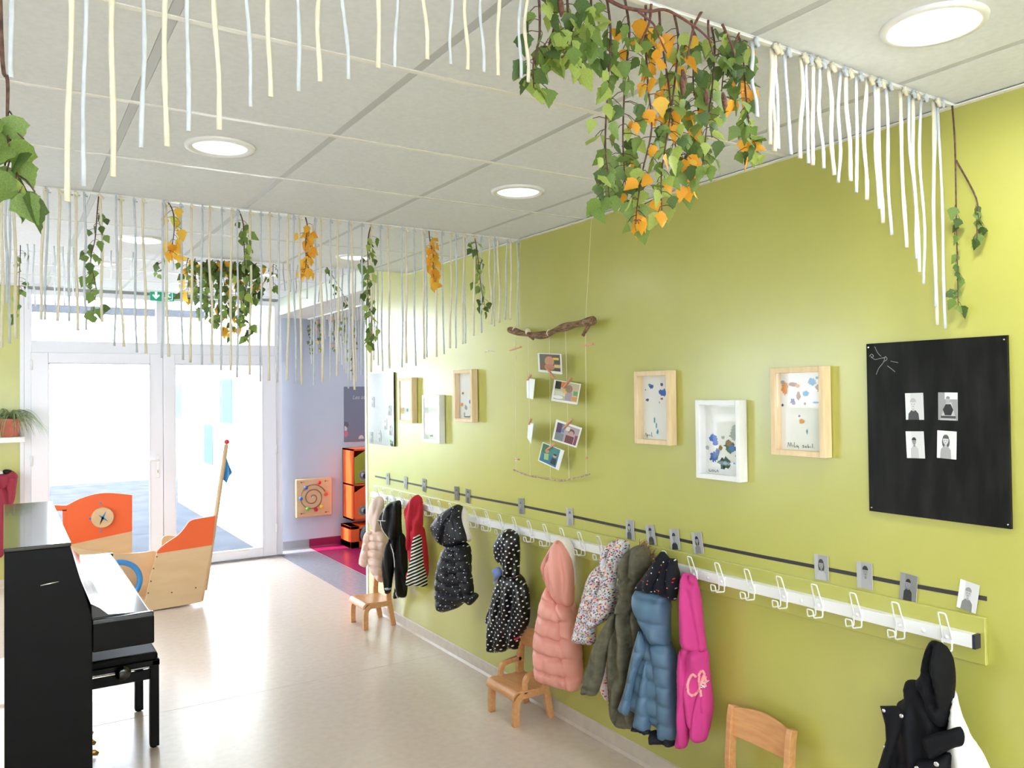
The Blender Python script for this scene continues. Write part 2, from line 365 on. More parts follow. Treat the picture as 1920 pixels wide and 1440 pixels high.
cn = thing('entrance_canopy', 'clear canopy with a grey beam above the doors outside', 'canopy', (-1.1, 10, 2.8))
box('roof_slab', (-6, YD+.26, 2.95), (-.17, 11.2, 2.97), M_glass, cn); box('beam', (-6, 11.0, 2.68), (-.17, 11.1, 2.768), mat('grey_steel', rgb(74, 76, 84), .6, spec=.1), cn)
MB().lathe([(.05, -.02), (.05, 2.75)], (-4.6, 11.1, 0), n=12).build('post', mat('grey_steel', rgb(74, 76, 84), .6, spec=.1), cn, smooth=True)
hs = thing('distant_house', 'pale house far across the lawn outside the doors', 'house', (-14, 60, 0))
box('wall', (-22, 60, -.03), (-8, 68, 3.2), M_render, hs)
MB().prism([(-22.5, 59.5, 3.2), (-22.5, 68.5, 3.2), (-22.5, 64, 5.6)], (15, 0, 0)).build('roof', mat('roof_tile', rgb(190, 150, 130), .9), hs)

# ------------------------------------------------------------------ ceiling downlights
M_on = mat('lamp_glow', rgb(255, 255, 255), .5, emit=(.96, .98, 1, 1), es=LAMP_ON)
M_dim = mat('lamp_diffuser_dim', rgb(240, 244, 248), .5, emit=(.95, .98, 1, 1), es=LAMP_DIM*.05)
M_rim = mat('lamp_rim', rgb(238, 238, 236), .3)
lamp_parts = None
LAMPS = []
for ix, x in enumerate((-.58, -1.778, -2.98)):
    for iy, y in enumerate((-2.62, -.8, 1.02, 2.79, 4.64)):
        LAMPS.append((x, y, H, iy in (0, 1) or (ix, iy) in ((0, 2), (1, 4))))
LAMPS += [(-.58, 6.6, H2, False), (-1.78, 6.6, H2, False), (-1.95, 5.5, H2, False), (1.0, 7.3, 2.478, True), (2.2, 7.3, 2.478, True)]  # the two lit recess lamps are unseen, added to brighten the recess
WH = {(1.0, 7.3): 'added unseen downlight brightening the recess nearer the opening', (2.2, 7.3): 'added unseen downlight brightening the recess from deep inside', (-1.95, 5.5): 'unlit downlight just behind the ceiling step', (-.58, 1.02): 'lit round downlight nearest the black board', (-1.778, 2.79): 'dim round downlight above the left of the nearest cord row',
      (-.58, 2.79): 'dim round downlight between the birch cluster and the middle cord row', (-1.778, 4.64): 'lit round downlight behind the middle cord row',
      (-.58, 4.64): 'dim round downlight just before the ceiling step near the green wall'}
for x, y, z, onn in LAMPS:
    t = thing('ceiling_downlight', WH.get((x, y), '%s round downlight, %s row from the doors, %s from the green wall' % ('lit' if onn else 'unlit', ordw(max(0, int((7.0-y)/1.8+.5))), ordw(int(abs(x)/1.2) if x < 0 else 0))), 'ceiling light', (x, y, z), 'round ceiling downlights')
    if lamp_parts is None:
        a = MB().lathe([(.088, -.002), (.092, -.012), (.112, -.010), (.114, .0), (.112, .002)], (0, 0, 0), n=40).build('rim', M_rim, None, smooth=True)
        b = MB().lathe([(.092, .010), (.088, -.004)], (0, 0, 0), n=40).build('reflector', M_chrome, None, smooth=True)
        c = MB().lathe([(0.0001, -.007), (.05, -.0066), (.088, -.005), (.088, .0), (.0001, .0)], (0, 0, 0), n=40).build('diffuser', M_on, None, smooth=True)
        c2m = c.data.copy(); c2m.materials[0] = M_dim
        lamp_parts = (a.data, b.data, c.data, c2m)
        for o in (a, b, c): bpy.data.objects.remove(o)
    link('rim', lamp_parts[0], t, (x, y, z-.002)); link('diffuser', lamp_parts[2 if onn else 3], t, (x, y, z-.002))

# ------------------------------------------------------------------ hanging cords
R1, R2, R3 = 1.287, 3.679, YSTEP+.012
def rail(nm, y, x0, x1, z, lab):
    o = MB().box((x0, y-.007, z-.010), (x1, y+.007, z-.004)).build(nm, M_tbarw, loc=((x0+x1)/2, y, z-.014)); return tag(o, lab, 'rail')
rail('cord_rail', R1, XL+.05, -.01, H, 'white rail on the ceiling carrying the nearest cord row')
rail('cord_rail', R2, XL+.05, -.01, H, 'white rail on the ceiling carrying the middle cord row')
knot_mesh = {}
def cord(p_top, p_bot, m, r, label, group, knot=True, wob=.007):
    n = 14; ph = random.uniform(0, 6.3); pts = []; L = p_top[2]-p_bot[2]
    a1, a2 = random.uniform(.3, 1)*wob, random.uniform(.3, 1)*wob; f1 = random.uniform(1.2, 2.6)
    for i in range(n+1):
        t = i/n; e = math.sin(math.pi*min(1, t*1.05))
        pts.append((p_top[0]+(p_bot[0]-p_top[0])*t**1.6+a1*e*math.sin(f1*3*t+ph), p_top[1]+(p_bot[1]-p_top[1])*t+a2*e*math.cos(f1*2.3*t+ph*2), p_top[2]-L*t))
    rr = [r*(.86+.28*random.random()) for _ in pts]; rr[-1] = r*1.05
    o = MB().tube(pts, rr, 7, flat=.6).build('hanging_cord', m, loc=p_top, smooth=True); tag(o, label, 'cord', group)
    if knot:
        key = (m.name, round(r, 4))
        if key not in knot_mesh:
            q = MB().tube([(-.7*r, -.015, .006), (.2*r, -.015, -.010), (1.5*r, -.013, -.012), (2.3*r, -.002, -.010)], r*.75, 7).tube([(-1.2*r, -.014, -.002), (1.2*r, -.016, -.006)], r*.8, 7).build('knot', m, smooth=True)
            knot_mesh[key] = q.data; bpy.data.objects.remove(q)
        link('knot', knot_mesh[key], o, (p_top[0], p_top[1], p_top[2]))
def cord_row(lst, y, z, r, names, group, knot=True, sway=.012):
    for i, (u, v, c) in enumerate(lst):
        b = on(u, v, 'y', y)
        if b[0] > -.012: b[0] = -.012
        tx = min(-.012, b[0]+random.uniform(-sway, sway))
        cord((tx, y, z-.006), (b[0], y+random.uniform(-.01, .01), b[2]), M_cordc if c == 'c' else M_cordw, r*(1.0 if c == 'c' else .82), names(i, c), group, knot)
cw = {'c': 'cream', 'w': 'cool white'}
r1r = [(1414.7, 221, 'w'), (1446.7, 270, 'c'), (1451, 284, 'c'), (1457.8, 280, 'w'), (1478, 291, 'w'), (1501, 296.4, 'c'), (1516.4, 305.8, 'w'), (1529, 308, 'c'), (1541, 316.4, 'w'), (1561, 329, 'c'),
       (1577, 341, 'w'), (1589, 341, 'c'), (1605, 361, 'w'), (1624, 375.5, 'c'), (1645, 392, 'w'), (1652, 419, 'c'), (1670, 441, 'w'), (1696, 465, 'c'), (1712.4, 486, 'w'), (1721, 511, 'c'), (1733, 532, 'w'), (1757, 575, 'w'), (1762, 609, 'c'), (1768, 617, 'w')][::-1]
cord_row(r1r, R1, H-.008, .0070, lambda i, c: '%s cord, %s from the green wall in the nearest row' % (cw[c], ordw(i)), 'cords of the nearest row, right of the birch cluster')
r1l = [(20, 147, 'w'), (125, 379, 'c'), (158, 347, 'w'), (211, 333, 'c'), (263, 279.6, 'w'), (312, 276.5, 'c'), (352, 247.5, 'w'), (409, 246, 'c'), (467, 203, 'w'), (507, 182, 'c'), (563, 168, 'w'), (598, 155, 'c'), (653, 149, 'w'), (707, 129, 'c'),
       (742, 124, 'w'), (797.5, 114, 'c'), (849, 117.5, 'w'), (881, 127.5, 'c'), (904, 137.5, 'w'), (937.5, 139, 'c'), (977.5, 146, 'w'), (994, 152, 'c')]
cord_row(r1l, R1, H-.008, .0042, lambda i, c: '%s cord, %s from the left in the nearest row' % (cw[c], ordw(i)), 'cords of the nearest row, left of the birch cluster', sway=.006)
r2 = [(3, 652, 'c'), (13, 569, 'w'), (18, 644, 'w'), (29.5, 635.5, 'c'), (77, 600, 'c'), (84, 600, 'w'), (108, 602, 'c'), (130, 602, 'w'), (146, 620, 'c'), (162, 619, 'w'), (191.6, 604, 'c'), (214, 649, 'w'), (232, 650, 'c'), (256, 661, 'w'), (274, 663, 'c'),
      (304, 671, 'w'), (316, 669, 'c'), (343, 675, 'w'), (357, 680, 'c'), (379, 685, 'w'), (398, 681, 'c'), (414, 695, 'w'), (432, 695, 'c'), (443.5, 708, 'w'), (469, 703, 'c'), (487, 716, 'w'), (503, 714, 'c'), (520, 717, 'w'), (538, 714, 'c'), (554.5, 717, 'w'),
      (564, 721.5, 'c'), (589, 723, 'w'), (605, 716, 'c'), (620.6, 716, 'w'), (632.7, 704.6, 'c'), (654, 728.5, 'w'), (663.6, 731, 'c'), (678, 703, 'w'), (697, 697.5, 'c'), (718.5, 696, 'w'), (731.7, 690.5, 'c'), (753, 689, 'w'), (763.5, 680.7, 'c'), (780, 686, 'w'),
      (794, 673, 'c'), (799, 670, 'w'), (820, 669, 'c'), (833, 664, 'w'), (845, 652.5, 'c'), (856, 652.5, 'w'), (868, 645, 'c'), (873, 644, 'w'), (888, 630, 'c'), (904, 624, 'w'), (921, 608, 'c'), (925, 612, 'w'), (936, 605, 'c'), (948.6, 599, 'w'), (957, 599, 'c'), (970, 612, 'w')]
cord_row(r2, R2, H-.008, .0056, lambda i, c: '%s cord, %s from the left in the middle row' % (cw[c], ordw(i)), 'cords of the middle row')
r3 = [(53, 580, 'w'), (66, 575, 'w'), (104, 572, 'w'), (121, 572, 'w'), (138, 563, 'w'), (208, 524, 'w'), (226, 527, 'w'), (246, 520, 'w'), (307, 523, 'w'), (324, 508, 'w'), (534, 546, 'w'), (544, 548, 'w'), (556, 548, 'w'), (563, 554, 'w'), (576, 560, 'w'), (598, 566, 'w'),
      (613, 572, 'w'), (628, 583, 'w'), (641, 592, 'w'), (655, 612, 'w'), (669, 632, 'w'), (682, 646, 'w'), (694, 662, 'w'), (701, 675, 'w'), (709, 685, 'w')]
cord_row(r3, R3+.006, H+.06, .0055, lambda i, c: 'thin white cord, %s from the left in the row at the ceiling step' % ordw(i), 'cords of the row at the ceiling step', knot=False)
o = box('cord_rail', (XL+.05, R3-.004, H+.048), (-.01, R3+.016, H+.062), M_tbarw, loc=(-2, R3, H+.05)); tag(o, 'white rail behind the ceiling step carrying the far cord row', 'rail')
o = box('cord_rail', (.370, 6.05, 2.464), (.392, 8.45, 2.478), M_tbarw, loc=(.38, 7.2, 2.464)); tag(o, 'white rail on the recess ceiling carrying the farthest cord row', 'rail')
r4 = [(584, 683), (594, 664), (603, 650), (610, 636), (617, 631), (624, 640), (630, 655), (636, 677), (641, 684), (645, 692), (649, 700), (653, 706), (658, 714), (663, 722), (668, 716), (673, 700), (678, 690), (683, 676)]
for i, (u, v) in enumerate(r4):
    b = on(u, v, 'x', .381)
    cord((.381, b[1]+random.uniform(-.01, .01), 2.47), (.381, b[1], b[2]), M_cordw if i % 2 else M_cordc, .0062, '%s cord, %s from the far end in the recess row' % (cw['w' if i % 2 else 'c'], ordw(i)), 'cords of the recess row', knot=False)

# ------------------------------------------------------------------ birch sprigs
def leaf_mesh(var):
    rs = random.Random(40+var); n = 9; vs = []; fs = []; curl = (.10, -.16, .28, .05)[var]; fold = (.16, .26, .10, .34)[var]; wid = (.44, .40, .46, .34)[var]
    mid = []; L = []; R = []
    for i in range(n+1):
        t = i/n; w = 0 if t in (0, 1) else (wid*(t/.3)**.5 if t < .3 else wid*((1-t)/.7)**.95)
        w *= (1.05 if i % 2 else .92)
        y = curl*(t*t)
        mid.append((0, y, -t)); L.append((-w, y+fold*w+rs.uniform(-.02, .02), -t+.05*w)); R.append((w, y+fold*w+rs.uniform(-.02, .02), -t+.05*w))
    vs = mid+L+R; k = n+1
    for i in range(n):
        for a in (k, 2*k):
            if i == 0: fs.append((0, a+1, 1) if a == k else (0, 1, a+1))
            elif i == n-1: fs.append((i, a+i, n) if a == k else (i, n, a+i))
            else: fs.append((i, a+i, a+i+1, i+1) if a == k else (i, i+1, a+i+1, a+i))
    return vs, fs
M_catkin = mat('brown_catkin', rough=.85, fn=noise_col(rgb(86, 58, 48), rgb(132, 92, 74), 200))
LEAF = {}
for var in range(4):
    v_, f_ = leaf_mesh(var)
    for key, lm in LM.items():
        me = bpy.data.meshes.new('leaf'); me.from_pydata(v_, [], f_); me.materials.append(lm); me.polygons.foreach_set('use_smooth', [True]*len(me.polygons)); LEAF[(var, key)] = me
def sprig(label, group, path, nleaf, pal, size=.038, start=.25, spread=.035, yfix=None, fixed=(), side=()):
    """path: 3-D stem points from the ceiling down; side: extra stems; pal: string of colour keys to draw from"""
    t0 = thing('birch_sprig', label, 'sprig', tuple(path[0]), group)
    tw = MB(); stems = [path]+list(side); tot = sum(len(s) for s in stems)
    leaves = []
    for st in stems:
        sp = spline(st, 5); tw.tube(sp, [.0030*(1-.65*i/len(sp)) for i in range(len(sp))], 6)
        m = max(1, int(nleaf*len(st)/tot))
        for i in range(m):
            t = start+(1-start)*(i+random.random()*.7)/m; q = np.array(sp[min(len(sp)-1, int(t*(len(sp)-1)))])
            an = random.uniform(0, 6.3); d = spread*random.uniform(.25, 1)
            b = q+np.array([d*math.cos(an), d*math.sin(an)*.8, -random.uniform(.0, .02)])
            leaves.append((q, b, random.choice(pal)))
        leaves.append((np.array(sp[-1]), np.array(sp[-1]), random.choice(pal)))
    for q, b, c in leaves:
        if path[0][0] < 0 and b[0] > -.012: b[0] = -.012
        if np.linalg.norm(b-q) > .006: tw.tube([q, (q+b)/2+np.array([0, 0, .004]), b], .0009, 4)
    tw.build('twig', M_bark, t0, smooth=True)
    for f_ in fixed:
        q = np.array(path[0])*(1-f_)+np.array(path[-1])*f_+np.array([random.uniform(-.02, .02), -.03, 0]); MB().tube([q, q+np.array([.003, 0, -.012]), q+np.array([.004, -.002, -.03]), q+np.array([.002, -.002, -.04])], [.003, .006, .006, .002], 8).build('catkin', M_catkin, t0, smooth=True)
    for q, b, c in leaves:
        lo = link('leaf', LEAF[(random.randrange(4), c)], t0, b)
        s = size*random.uniform(.7, 1.15); lo.scale = (s, s, s)
        tilt = random.gauss(0, .42)
        lo.rotation_euler = (tilt, random.gauss(0, .38), random.uniform(0, 6.3) if random.random() < .45 else random.gauss(-.57, .5))
def P1(pts, y, dy=0.): return [on(u, v, 'y', y+dy*i/max(1, len(pts)-1)) for i, (u, v) in enumerate(pts)]
def top(u, y, z=H-.01, vguess=0):
    # ceiling point above pixel column u in the row at y
    d = ray(u, 300); t = (y-CAM[1])/d[1]; q = CAM+t*d; return np.array([q[0], y, z])
G1 = 'birch sprigs tied in the nearest row'
row1 = [
    ('leftmost birch sprig of the big cluster, its tip leaf over a cream cord', [(1012, 60), (1000, 120), (1001, 165)], 13, 'gggdl', 1012, 0),
    ('short green birch sprig with a dark catkin near the cluster\'s left end', [(1040, 40), (1030, 80), (1028, 105)], 15, 'gdllg', 1042, .04),
    ('pale green drooping birch sprig in the cluster\'s left part', [(1066, 40), (1072, 90), (1076, 130)], 15, 'glldl', 1066, -.03),
    ('dense green birch sprig hanging before the ceiling lamp', [(1108, 30), (1104, 80), (1112, 110)], 16, 'ggdl', 1112, .03),
    ('long green birch sprig ending above the wall edge', [(1145, 60), (1140, 160), (1135, 260), (1140, 330), (1142, 370)], 26, 'ggdlg', 1140, 0),
    ('green birch sprig with thin catkins beside the long left one', [(1180, 60), (1172, 150), (1168, 250), (1170, 310), (1175, 372)], 26, 'ggdglo', 1175, .05),
    ('longest birch sprig, ending in a single lime yellow leaf', [(1210, 60), (1215, 160), (1222, 240), (1205, 320), (1195, 385), (1192, 420)], 27, 'ggoyldo', 1215, -.02),
    ('orange leaved birch sprig in the middle of the cluster', [(1240, 70), (1255, 170), (1262, 250), (1275, 300), (1300, 350)], 28, 'oooygdg', 1240, .03),
    ('birch sprig with a lone dark leaf at its tip over the green wall', [(1272, 80), (1262, 180), (1250, 260), (1240, 330), (1241, 395)], 26, 'ggdlgo', 1268, -.04),
    ('green and amber birch sprig right of the cluster\'s middle', [(1302, 80), (1300, 160), (1310, 220), (1295, 300)], 26, 'oggdoy', 1300, .04),
    ('green birch sprig with rounded leaves ending above the wall edge', [(1340, 90), (1335, 170), (1325, 240), (1317, 310)], 24, 'ggdgl', 1338, -.03),
    ('narrow leaved green birch sprig in the right of the cluster', [(1362, 90), (1356, 140), (1350, 205)], 16, 'dgdgo', 1362, .03),
    ('rightmost thick birch sprig of the cluster beside the white cords', [(1392, 95), (1398, 170), (1405, 240), (1412, 290)], 34, 'gggdlo', 1388, 0),
]
for lab, pts, n, pal, ut, dy in row1:
    sprig(lab, G1, [top(ut, R1)]+P1(pts, R1+.01, dy), int(n*1.5), pal, .044, .14, .040, fixed=((.35,) if row1.index((lab, pts, n, pal, ut, dy)) in (1, 7, 8) else (.5,) if row1.index((lab, pts, n, pal, ut, dy)) in (9, 10) else ()))
br = thing('birch_branch', 'bare reddish birch branch tied under the rail above the cluster', 'branch', tuple(on(1240, 25, 'y', R1-.03)), G1)
bm_ = MB()
for st_, r0 in (([(1120, -14), (1165, 12), (1215, 21), (1246, 18), (1275, 32), (1312, 57), (1335, 80)], .0042), ([(1221, 8), (1218, 40), (1210, 60), (1195, 90)], .0032), ([(1320, 14), (1303, 45), (1295, 75), (1288, 110)], .0034), ([(1197, 22), (1225, 45), (1236, 70), (1250, 100)], .0028), ([(1354, 45), (1368, 75), (1378, 105)], .0034), ([(1328, 38), (1329, 70), (1340, 110)], .003), ([(1386, 62), (1378, 80), (1372, 100)], .0024)):
    sp_ = spline(P1(st_, R1-.03), 4); bm_.tube(sp_, [r0*(1-.5*i/len(sp_)) for i in range(len(sp_))], 6)
bm_.build('stem', mat('reddish_bark', rough=.7, fn=noise_col(rgb(92, 52, 52), rgb(128, 84, 78), 90)), br, smooth=True)
for i in range(8):
    p = on(random.uniform(1180, 1380), random.uniform(50, 110), 'y', R1-.03); lo = link('leaf', LEAF[(i % 4, 'glgo'[i % 4])], br, p); lo.scale = (.04,)*3; lo.rotation_euler = (random.gauss(0, .4), random.gauss(0, .4), random.uniform(0, 6))
sd = P1([(1790, 300), (1798, 380), (1800, 420), (1806, 455)], R1-.02)
sprig('sparse birch sprig hanging against the wall above the black board', 'birch sprigs tied in the nearest row', [np.array([-.022, R1-.005, H-.01])]+[np.array([-.04, p[1], p[2]]) for p in P1([(1772, 260), (1770, 380), (1771, 450), (1770, 520), (1768, 570)], R1-.02)], 22, 'dgdg', .038, .4, .02,
      side=[[np.array([-.035, R1-.02, p[2]])-np.array([0, .0 if i == 0 else .055, 0]) for i, p in enumerate(sd)]])
sprig('large leaved birch sprig at the left edge of the picture', 'birch sprigs tied in the nearest row', [top(-10, R1-.2)]+P1([(2, 60), (14, 150), (14, 230), (22, 300), (50, 360)], R1-.2), 14, 'ggdlg', .046, .55, .024)
G2 = 'birch sprigs tied in the middle row'
for lab, pts, n, pal, ut in (
    ('green birch sprig hanging in the left of the middle row', [(182, 400), (178, 450), (170, 490), (180, 540), (174, 590)], 19, 'ggdgd', 185),
    ('short orange birch sprig before the lit lamp in the middle row', [(325, 400), (326, 440), (318, 475)], 9, 'oyyyk', 315),
    ('long green birch sprig before the far birch cluster', [(456, 420), (458, 470), (460, 540), (455, 590), (466, 630)], 24, 'ggdlg', 447),
    ('bright amber birch sprig left of the recess header', [(576, 425), (573, 460), (574, 490), (571, 510)], 17, 'oyyy', 572),
    ('long green birch sprig before the end of the green wall', [(690, 450), (690, 500), (690, 560), (697, 610), (694, 645)], 32, 'ggdgl', 695),
    ('amber birch sprig hanging in the right of the middle row', [(806, 450), (812, 480), (812, 510), (816, 535)], 18, 'oyyo', 803),
    ('green birch sprig nearest the green wall in the middle row', [(893, 460), (898, 500), (902, 540), (912, 585)], 19, 'gdgdl', 887)):
    sprig(lab, G2, [top(ut, R2)]+P1(pts, R2), int(n*(1.9 if pal[0] == 'o' else 1.5)), pal, .054 if pal[0] == 'o' else .048, .2 if pal[0] == 'o' else .16, .034 if pal[0] == 'o' else .046)
G3 = 'birch sprigs of the far cluster at the ceiling step'
far = [(352, 560, 'oygdg'), (365, 545, 'dgyg'), (378, 590, 'ggdd'), (388, 585, 'gdgd'), (398, 595, 'ggdg'), (408, 605, 'gdgd'), (420, 620, 'ogygd'), (430, 632, 'ogyd'), (440, 620, 'gogd'), (450, 600, 'ggdd'), (460, 575, 'gdgd'), (470, 560, 'ggddg'), (480, 545, 'gggod')]
for i, (u, v, pal) in enumerate(far):
    sprig('%s birch sprig from the left in the dense far cluster' % ordw(i), G3, [top(u, R3+.01)]+P1([(u-2+i % 3, 500), (u+2, (500+v)/2), (u-1, v)], R3+.02, random.uniform(-.05, .1)), 26, pal, .058, .06, .06)
for lab, pts, n in (('small birch sprig before the green wall strip left of the doors', [(38, 480), (36, 520), (35, 560), (30, 598)], 13), ('little birch sprig beside the exit sign', [(305, 490), (290, 500), (296, 515)], 6),
                    ('short birch sprig right of the far birch cluster', [(512, 500), (512, 525), (512, 540)], 9), ('drooping birch sprig before the recess header', [(612, 500), (622, 515), (640, 545), (650, 570)], 11)):
    sprig(lab, 'single sprigs at the ceiling step', [top(pts[0][0], R3+.012)]+P1(pts, R3+.02), n, 'gdgd', .042, .15, .04)
for lab, u, v, pal in (('dark birch sprig at the far end of the recess row', 583, 660, 'ddg'), ('birch sprig with small yellow leaves in the recess row', 598, 655, 'dgky'), ('orange and green birch sprig in the recess row', 626, 655, 'oodg'),
                       ('light green birch sprig in the recess row', 644, 640, 'gkg'), ('long dark birch sprig at the near end of the recess row', 660, 700, 'ddgg')):
    b = on(u, v, 'x', .385); tz = 2.46
    sprig(lab, 'sprigs of the recess row', [np.array([.385, b[1], tz]), np.array([.39, b[1], (tz+b[2])/2]), b], 16, pal, .042, .15, .04)

# ------------------------------------------------------------------ coat rack on the green wall
def rz(y): return -.0068*(y-1.3)
rk = thing('coat_rack', 'long white coat rail with wire hooks on a green backing board', 'coat rack', (-.02, 3.4, .9))
ya, yb = 1.235, 5.72
def sheared(name, x0, x1, z0, z1, y0, y1, m, parent, bev=0.):
    d0, d1 = rz(y0), rz(y1)
    return MB().add([(x0, y0, z0+d0), (x1, y0, z0+d0), (x1, y1, z0+d1), (x0, y1, z0+d1), (x0, y0, z1+d0), (x1, y0, z1+d0), (x1, y1, z1+d1), (x0, y1, z1+d1)],
                    [(0, 3, 2, 1), (4, 5, 6, 7), (0, 1, 5, 4), (1, 2, 6, 5), (2, 3, 7, 6), (3, 0, 4, 7)]).build(name, m, parent, bevel=bev)
sheared('backing_board', -.016, -.0008, .853, .99, 1.222, yb+.03, M_green, rk, .003)
sheared('rail', -.046, -.016, .9035, .942, ya+.006, yb, M_white, rk, .002)
sheared('end_cap', -.047, -.015, .9025, .943, ya, ya+.008, mat('dark_plastic', rgb(40, 40, 60), .4), rk)
hk = MB()
def rnd(pts, r=.006):
    P = [np.array(p, float) for p in pts]; out = [P[0]]
    for i in range(1, len(P)-1):
        d0 = P[i-1]-P[i]; d1 = P[i+1]-P[i]; k = min(r, .45*np.linalg.norm(d0), .45*np.linalg.norm(d1)); a_ = P[i]+d0/np.linalg.norm(d0)*k; b_ = P[i]+d1/np.linalg.norm(d1)*k
        out += [a_, (a_+2*P[i]+b_)/4, b_]
    return out+[P[-1]]
up = rnd([(-.046, -.014, -.020), (-.050, -.014, .004), (-.074, -.011, .072), (-.074, .011, .072), (-.050, .014, .004), (-.046, .014, -.020)])
lw = rnd([(-.048, -.014, .004), (-.048, -.014, -.040), (-.092, -.012, -.036), (-.096, -.012, -.010), (-.096, .012, -.010), (-.092, .012, -.036), (-.048, .014, -.040), (-.048, .014, .004)])
hk.tube(up, .0026, 6).tube(lw, .0026, 6); hko = hk.build('hook', M_white, smooth=True); hkm = hko.data; bpy.data.objects.remove(hko)
po = MB().box((-.050, -.017, -.020), (-.045, .017, .018)).build('mounting_plate', M_white); pm = po.data; bpy.data.objects.remove(po)
sc = MB().lathe([(.0075, 0), (.0065, .003), (.003, .005), (.0001, .0055)], (-.0495, 0, -.002), (-1, 0, 0), 12).build('screw', M_white, smooth=True); sm_ = sc.data; bpy.data.objects.remove(sc)
HOOK = []
for k in range(30):
    y = 1.315+.1463*k; HOOK.append(y); z = .9225+rz(y)
    h = link('hook', hkm, rk, (0, y, z)); link('mounting_plate', pm, h, (0, y, z)); link('screw', sm_, h, (0, y, z))
    if k % 3 == 0: link('screw', sm_, rk, (.004, y+.073, z))

# ------------------------------------------------------------------ cloth maker
def inside(poly, q):
    x, y = q[:, 0], q[:, 1]; r = np.zeros(len(q), bool); n = len(poly); j = n-1
    for i in range(n):
        xi, yi = poly[i]; xj, yj = poly[j]
        c = ((yi > y) != (yj > y)); r ^= c & (x < (xj-xi)*(y-yi)/(yj-yi+1e-12)+xi); j = i
    return r
def segdist(q, a, b):
    d = b-a; L = (d*d).sum()+1e-12; t = np.clip(((q-a)@d)/L, 0, 1); return np.linalg.norm(q-(a+t[:, None]*d), axis=1)
def polydist(q, poly, closed=True):
    m = np.full(len(q), 9.); n = len(poly)
    for i in range(n if closed else n-1): m = np.minimum(m, segdist(q, poly[i], poly[(i+1) % n]))
    return m
def puff(name, parent, pl, fr, pts, m, T=.05, R=.07, off=0., grooves=(), gw=.008, gd=.5, quilt=None, folds=.18, seed=0, g=.009, back=.8, lean=None, rough_edge=0., round_=True):
    """an inflated cloth piece: fr=(ox, oy, scale) maps outline numbers to photo pixels, laid on the plane pl and given thickness T"""
    ox, oy, sc = fr; px = lambda p: pl.st(ox+p[0]/sc, oy+p[1]/sc)
    base = [px(p) for p in pts]
    out = np.array(spline(base, 4, True)) if round_ else np.array(base)
    # resample
    seg = np.linalg.norm(np.roll(out, -1, 0)-out, axis=1); L = seg.sum(); n = max(24, int(L/g)); cs = np.concatenate([[0], np.cumsum(seg)]); o2 = np.vstack([out, out[:1]])
    tt = np.linspace(0, L, n, endpoint=False); poly = np.stack([np.interp(tt, cs, o2[:, 0]), np.interp(tt, cs, o2[:, 1])], 1)
    rs = np.random.default_rng(seed+17)
    if rough_edge: poly = poly+rs.normal(0, rough_edge, poly.shape)
    lo, hi = poly.min(0), poly.max(0); xs = np.arange(lo[0], hi[0], g); zs = np.arange(lo[1], hi[1], g*.9)
    gx, gz = np.meshgrid(xs, zs); gx = gx+(np.arange(len(zs)) % 2)[:, None]*g*.5; q = np.stack([gx.ravel(), gz.ravel()], 1)+rs.normal(0, g*.05, (gx.size, 2))
    q = q[inside(poly, q)]; q = q[polydist(q, poly) > g*.5] if len(q) else q
    allp = np.vstack([poly, q]) if len(q) else poly
    res = delaunay_2d_cdt([Vector(p) for p in allp], [(i, (i+1) % n) for i in range(n)], [], 1, 1e-7)
    V = np.array([(p.x, p.y) for p in res[0]]); tris = [tuple(f) for f in res[2]]
    d = polydist(V, poly); h = T*np.sqrt(np.clip(1-(1-np.clip(d/R, 0, 1))**2, 0, 1)); e = np.clip(d/(.35*R), 0, 1)
    a, b = rs.uniform(0, 6, 2)
    cx = V[:, 0].mean()
    wob = np.abs(np.sin((V[:, 0]-cx)*44+a+1.6*np.sin(V[:, 1]*7+b)))*1.6-.8+.5*np.sin((V[:, 0]-cx)*86+V[:, 1]*12+b)+.25*np.sin(V[:, 1]*38+V[:, 0]*50+a)
    if quilt: wob = wob*.45
    h = h+T*folds*wob*e
    if quilt:
        qs, qd = quilt; ph = ((V[:, 1]+.10*(V[:, 0]-cx)-lo[1])/qs) % 1.; dd = np.minimum(ph, 1-ph)*qs
        h = h*(1-qd*np.exp(-(dd/.0075)**2))+T*.10*np.sin(np.pi*ph)*e
    for gv in grooves:
        gp = np.array([px(p) for p in gv]); gp = np.array(spline(gp, 4)) if len(gp) > 2 else gp
        h = h-T*gd*np.exp(-(polydist(V, gp, False)/gw)**2)*np.clip(d/(.2*R), .25, 1)
    h = np.where(d < 1e-5, 0, np.maximum(h, .0015))
    bd = d < 1e-5
    verts = []; uv = []; idx = {}
    zmid = V[:, 1].max()
    for i in range(len(V)):
        oo = off+(lean or 0)*(zmid-V[i, 1]); w = pl.w(V[i, 0], V[i, 1], oo+h[i]); w[0] = min(w[0], -.006); verts.append(w); uv.append((V[i, 0]-cx, V[i, 1]))
    nb = {}
    for i in range(len(V)):
        if bd[i]: nb[i] = i
        else:
            oo = off+(lean or 0)*(zmid-V[i, 1]); w = pl.w(V[i, 0], V[i, 1], oo-h[i]*back); w[0] = min(w[0], -.004); nb[i] = len(verts); verts.append(w); uv.append((V[i, 0]-cx, V[i, 1]))
    faces = tris+[tuple(nb[i] for i in reversed(f)) for f in tris if len({nb[i] for i in f} | set(f)) > 3]
    mb = MB(); mb.v = [tuple(v) for v in verts]; mb.f = faces
    ob = mb.build(name, m, parent, smooth=True, uv=uv); ob['seam'] = 0; del ob['seam']
    s_at = lambda P_: pl.st(ox+P_[0]/sc, oy+P_[1]/sc)
    ob_info = (V, h, off, pl, lean or 0, zmid)
    return ob, ob_info
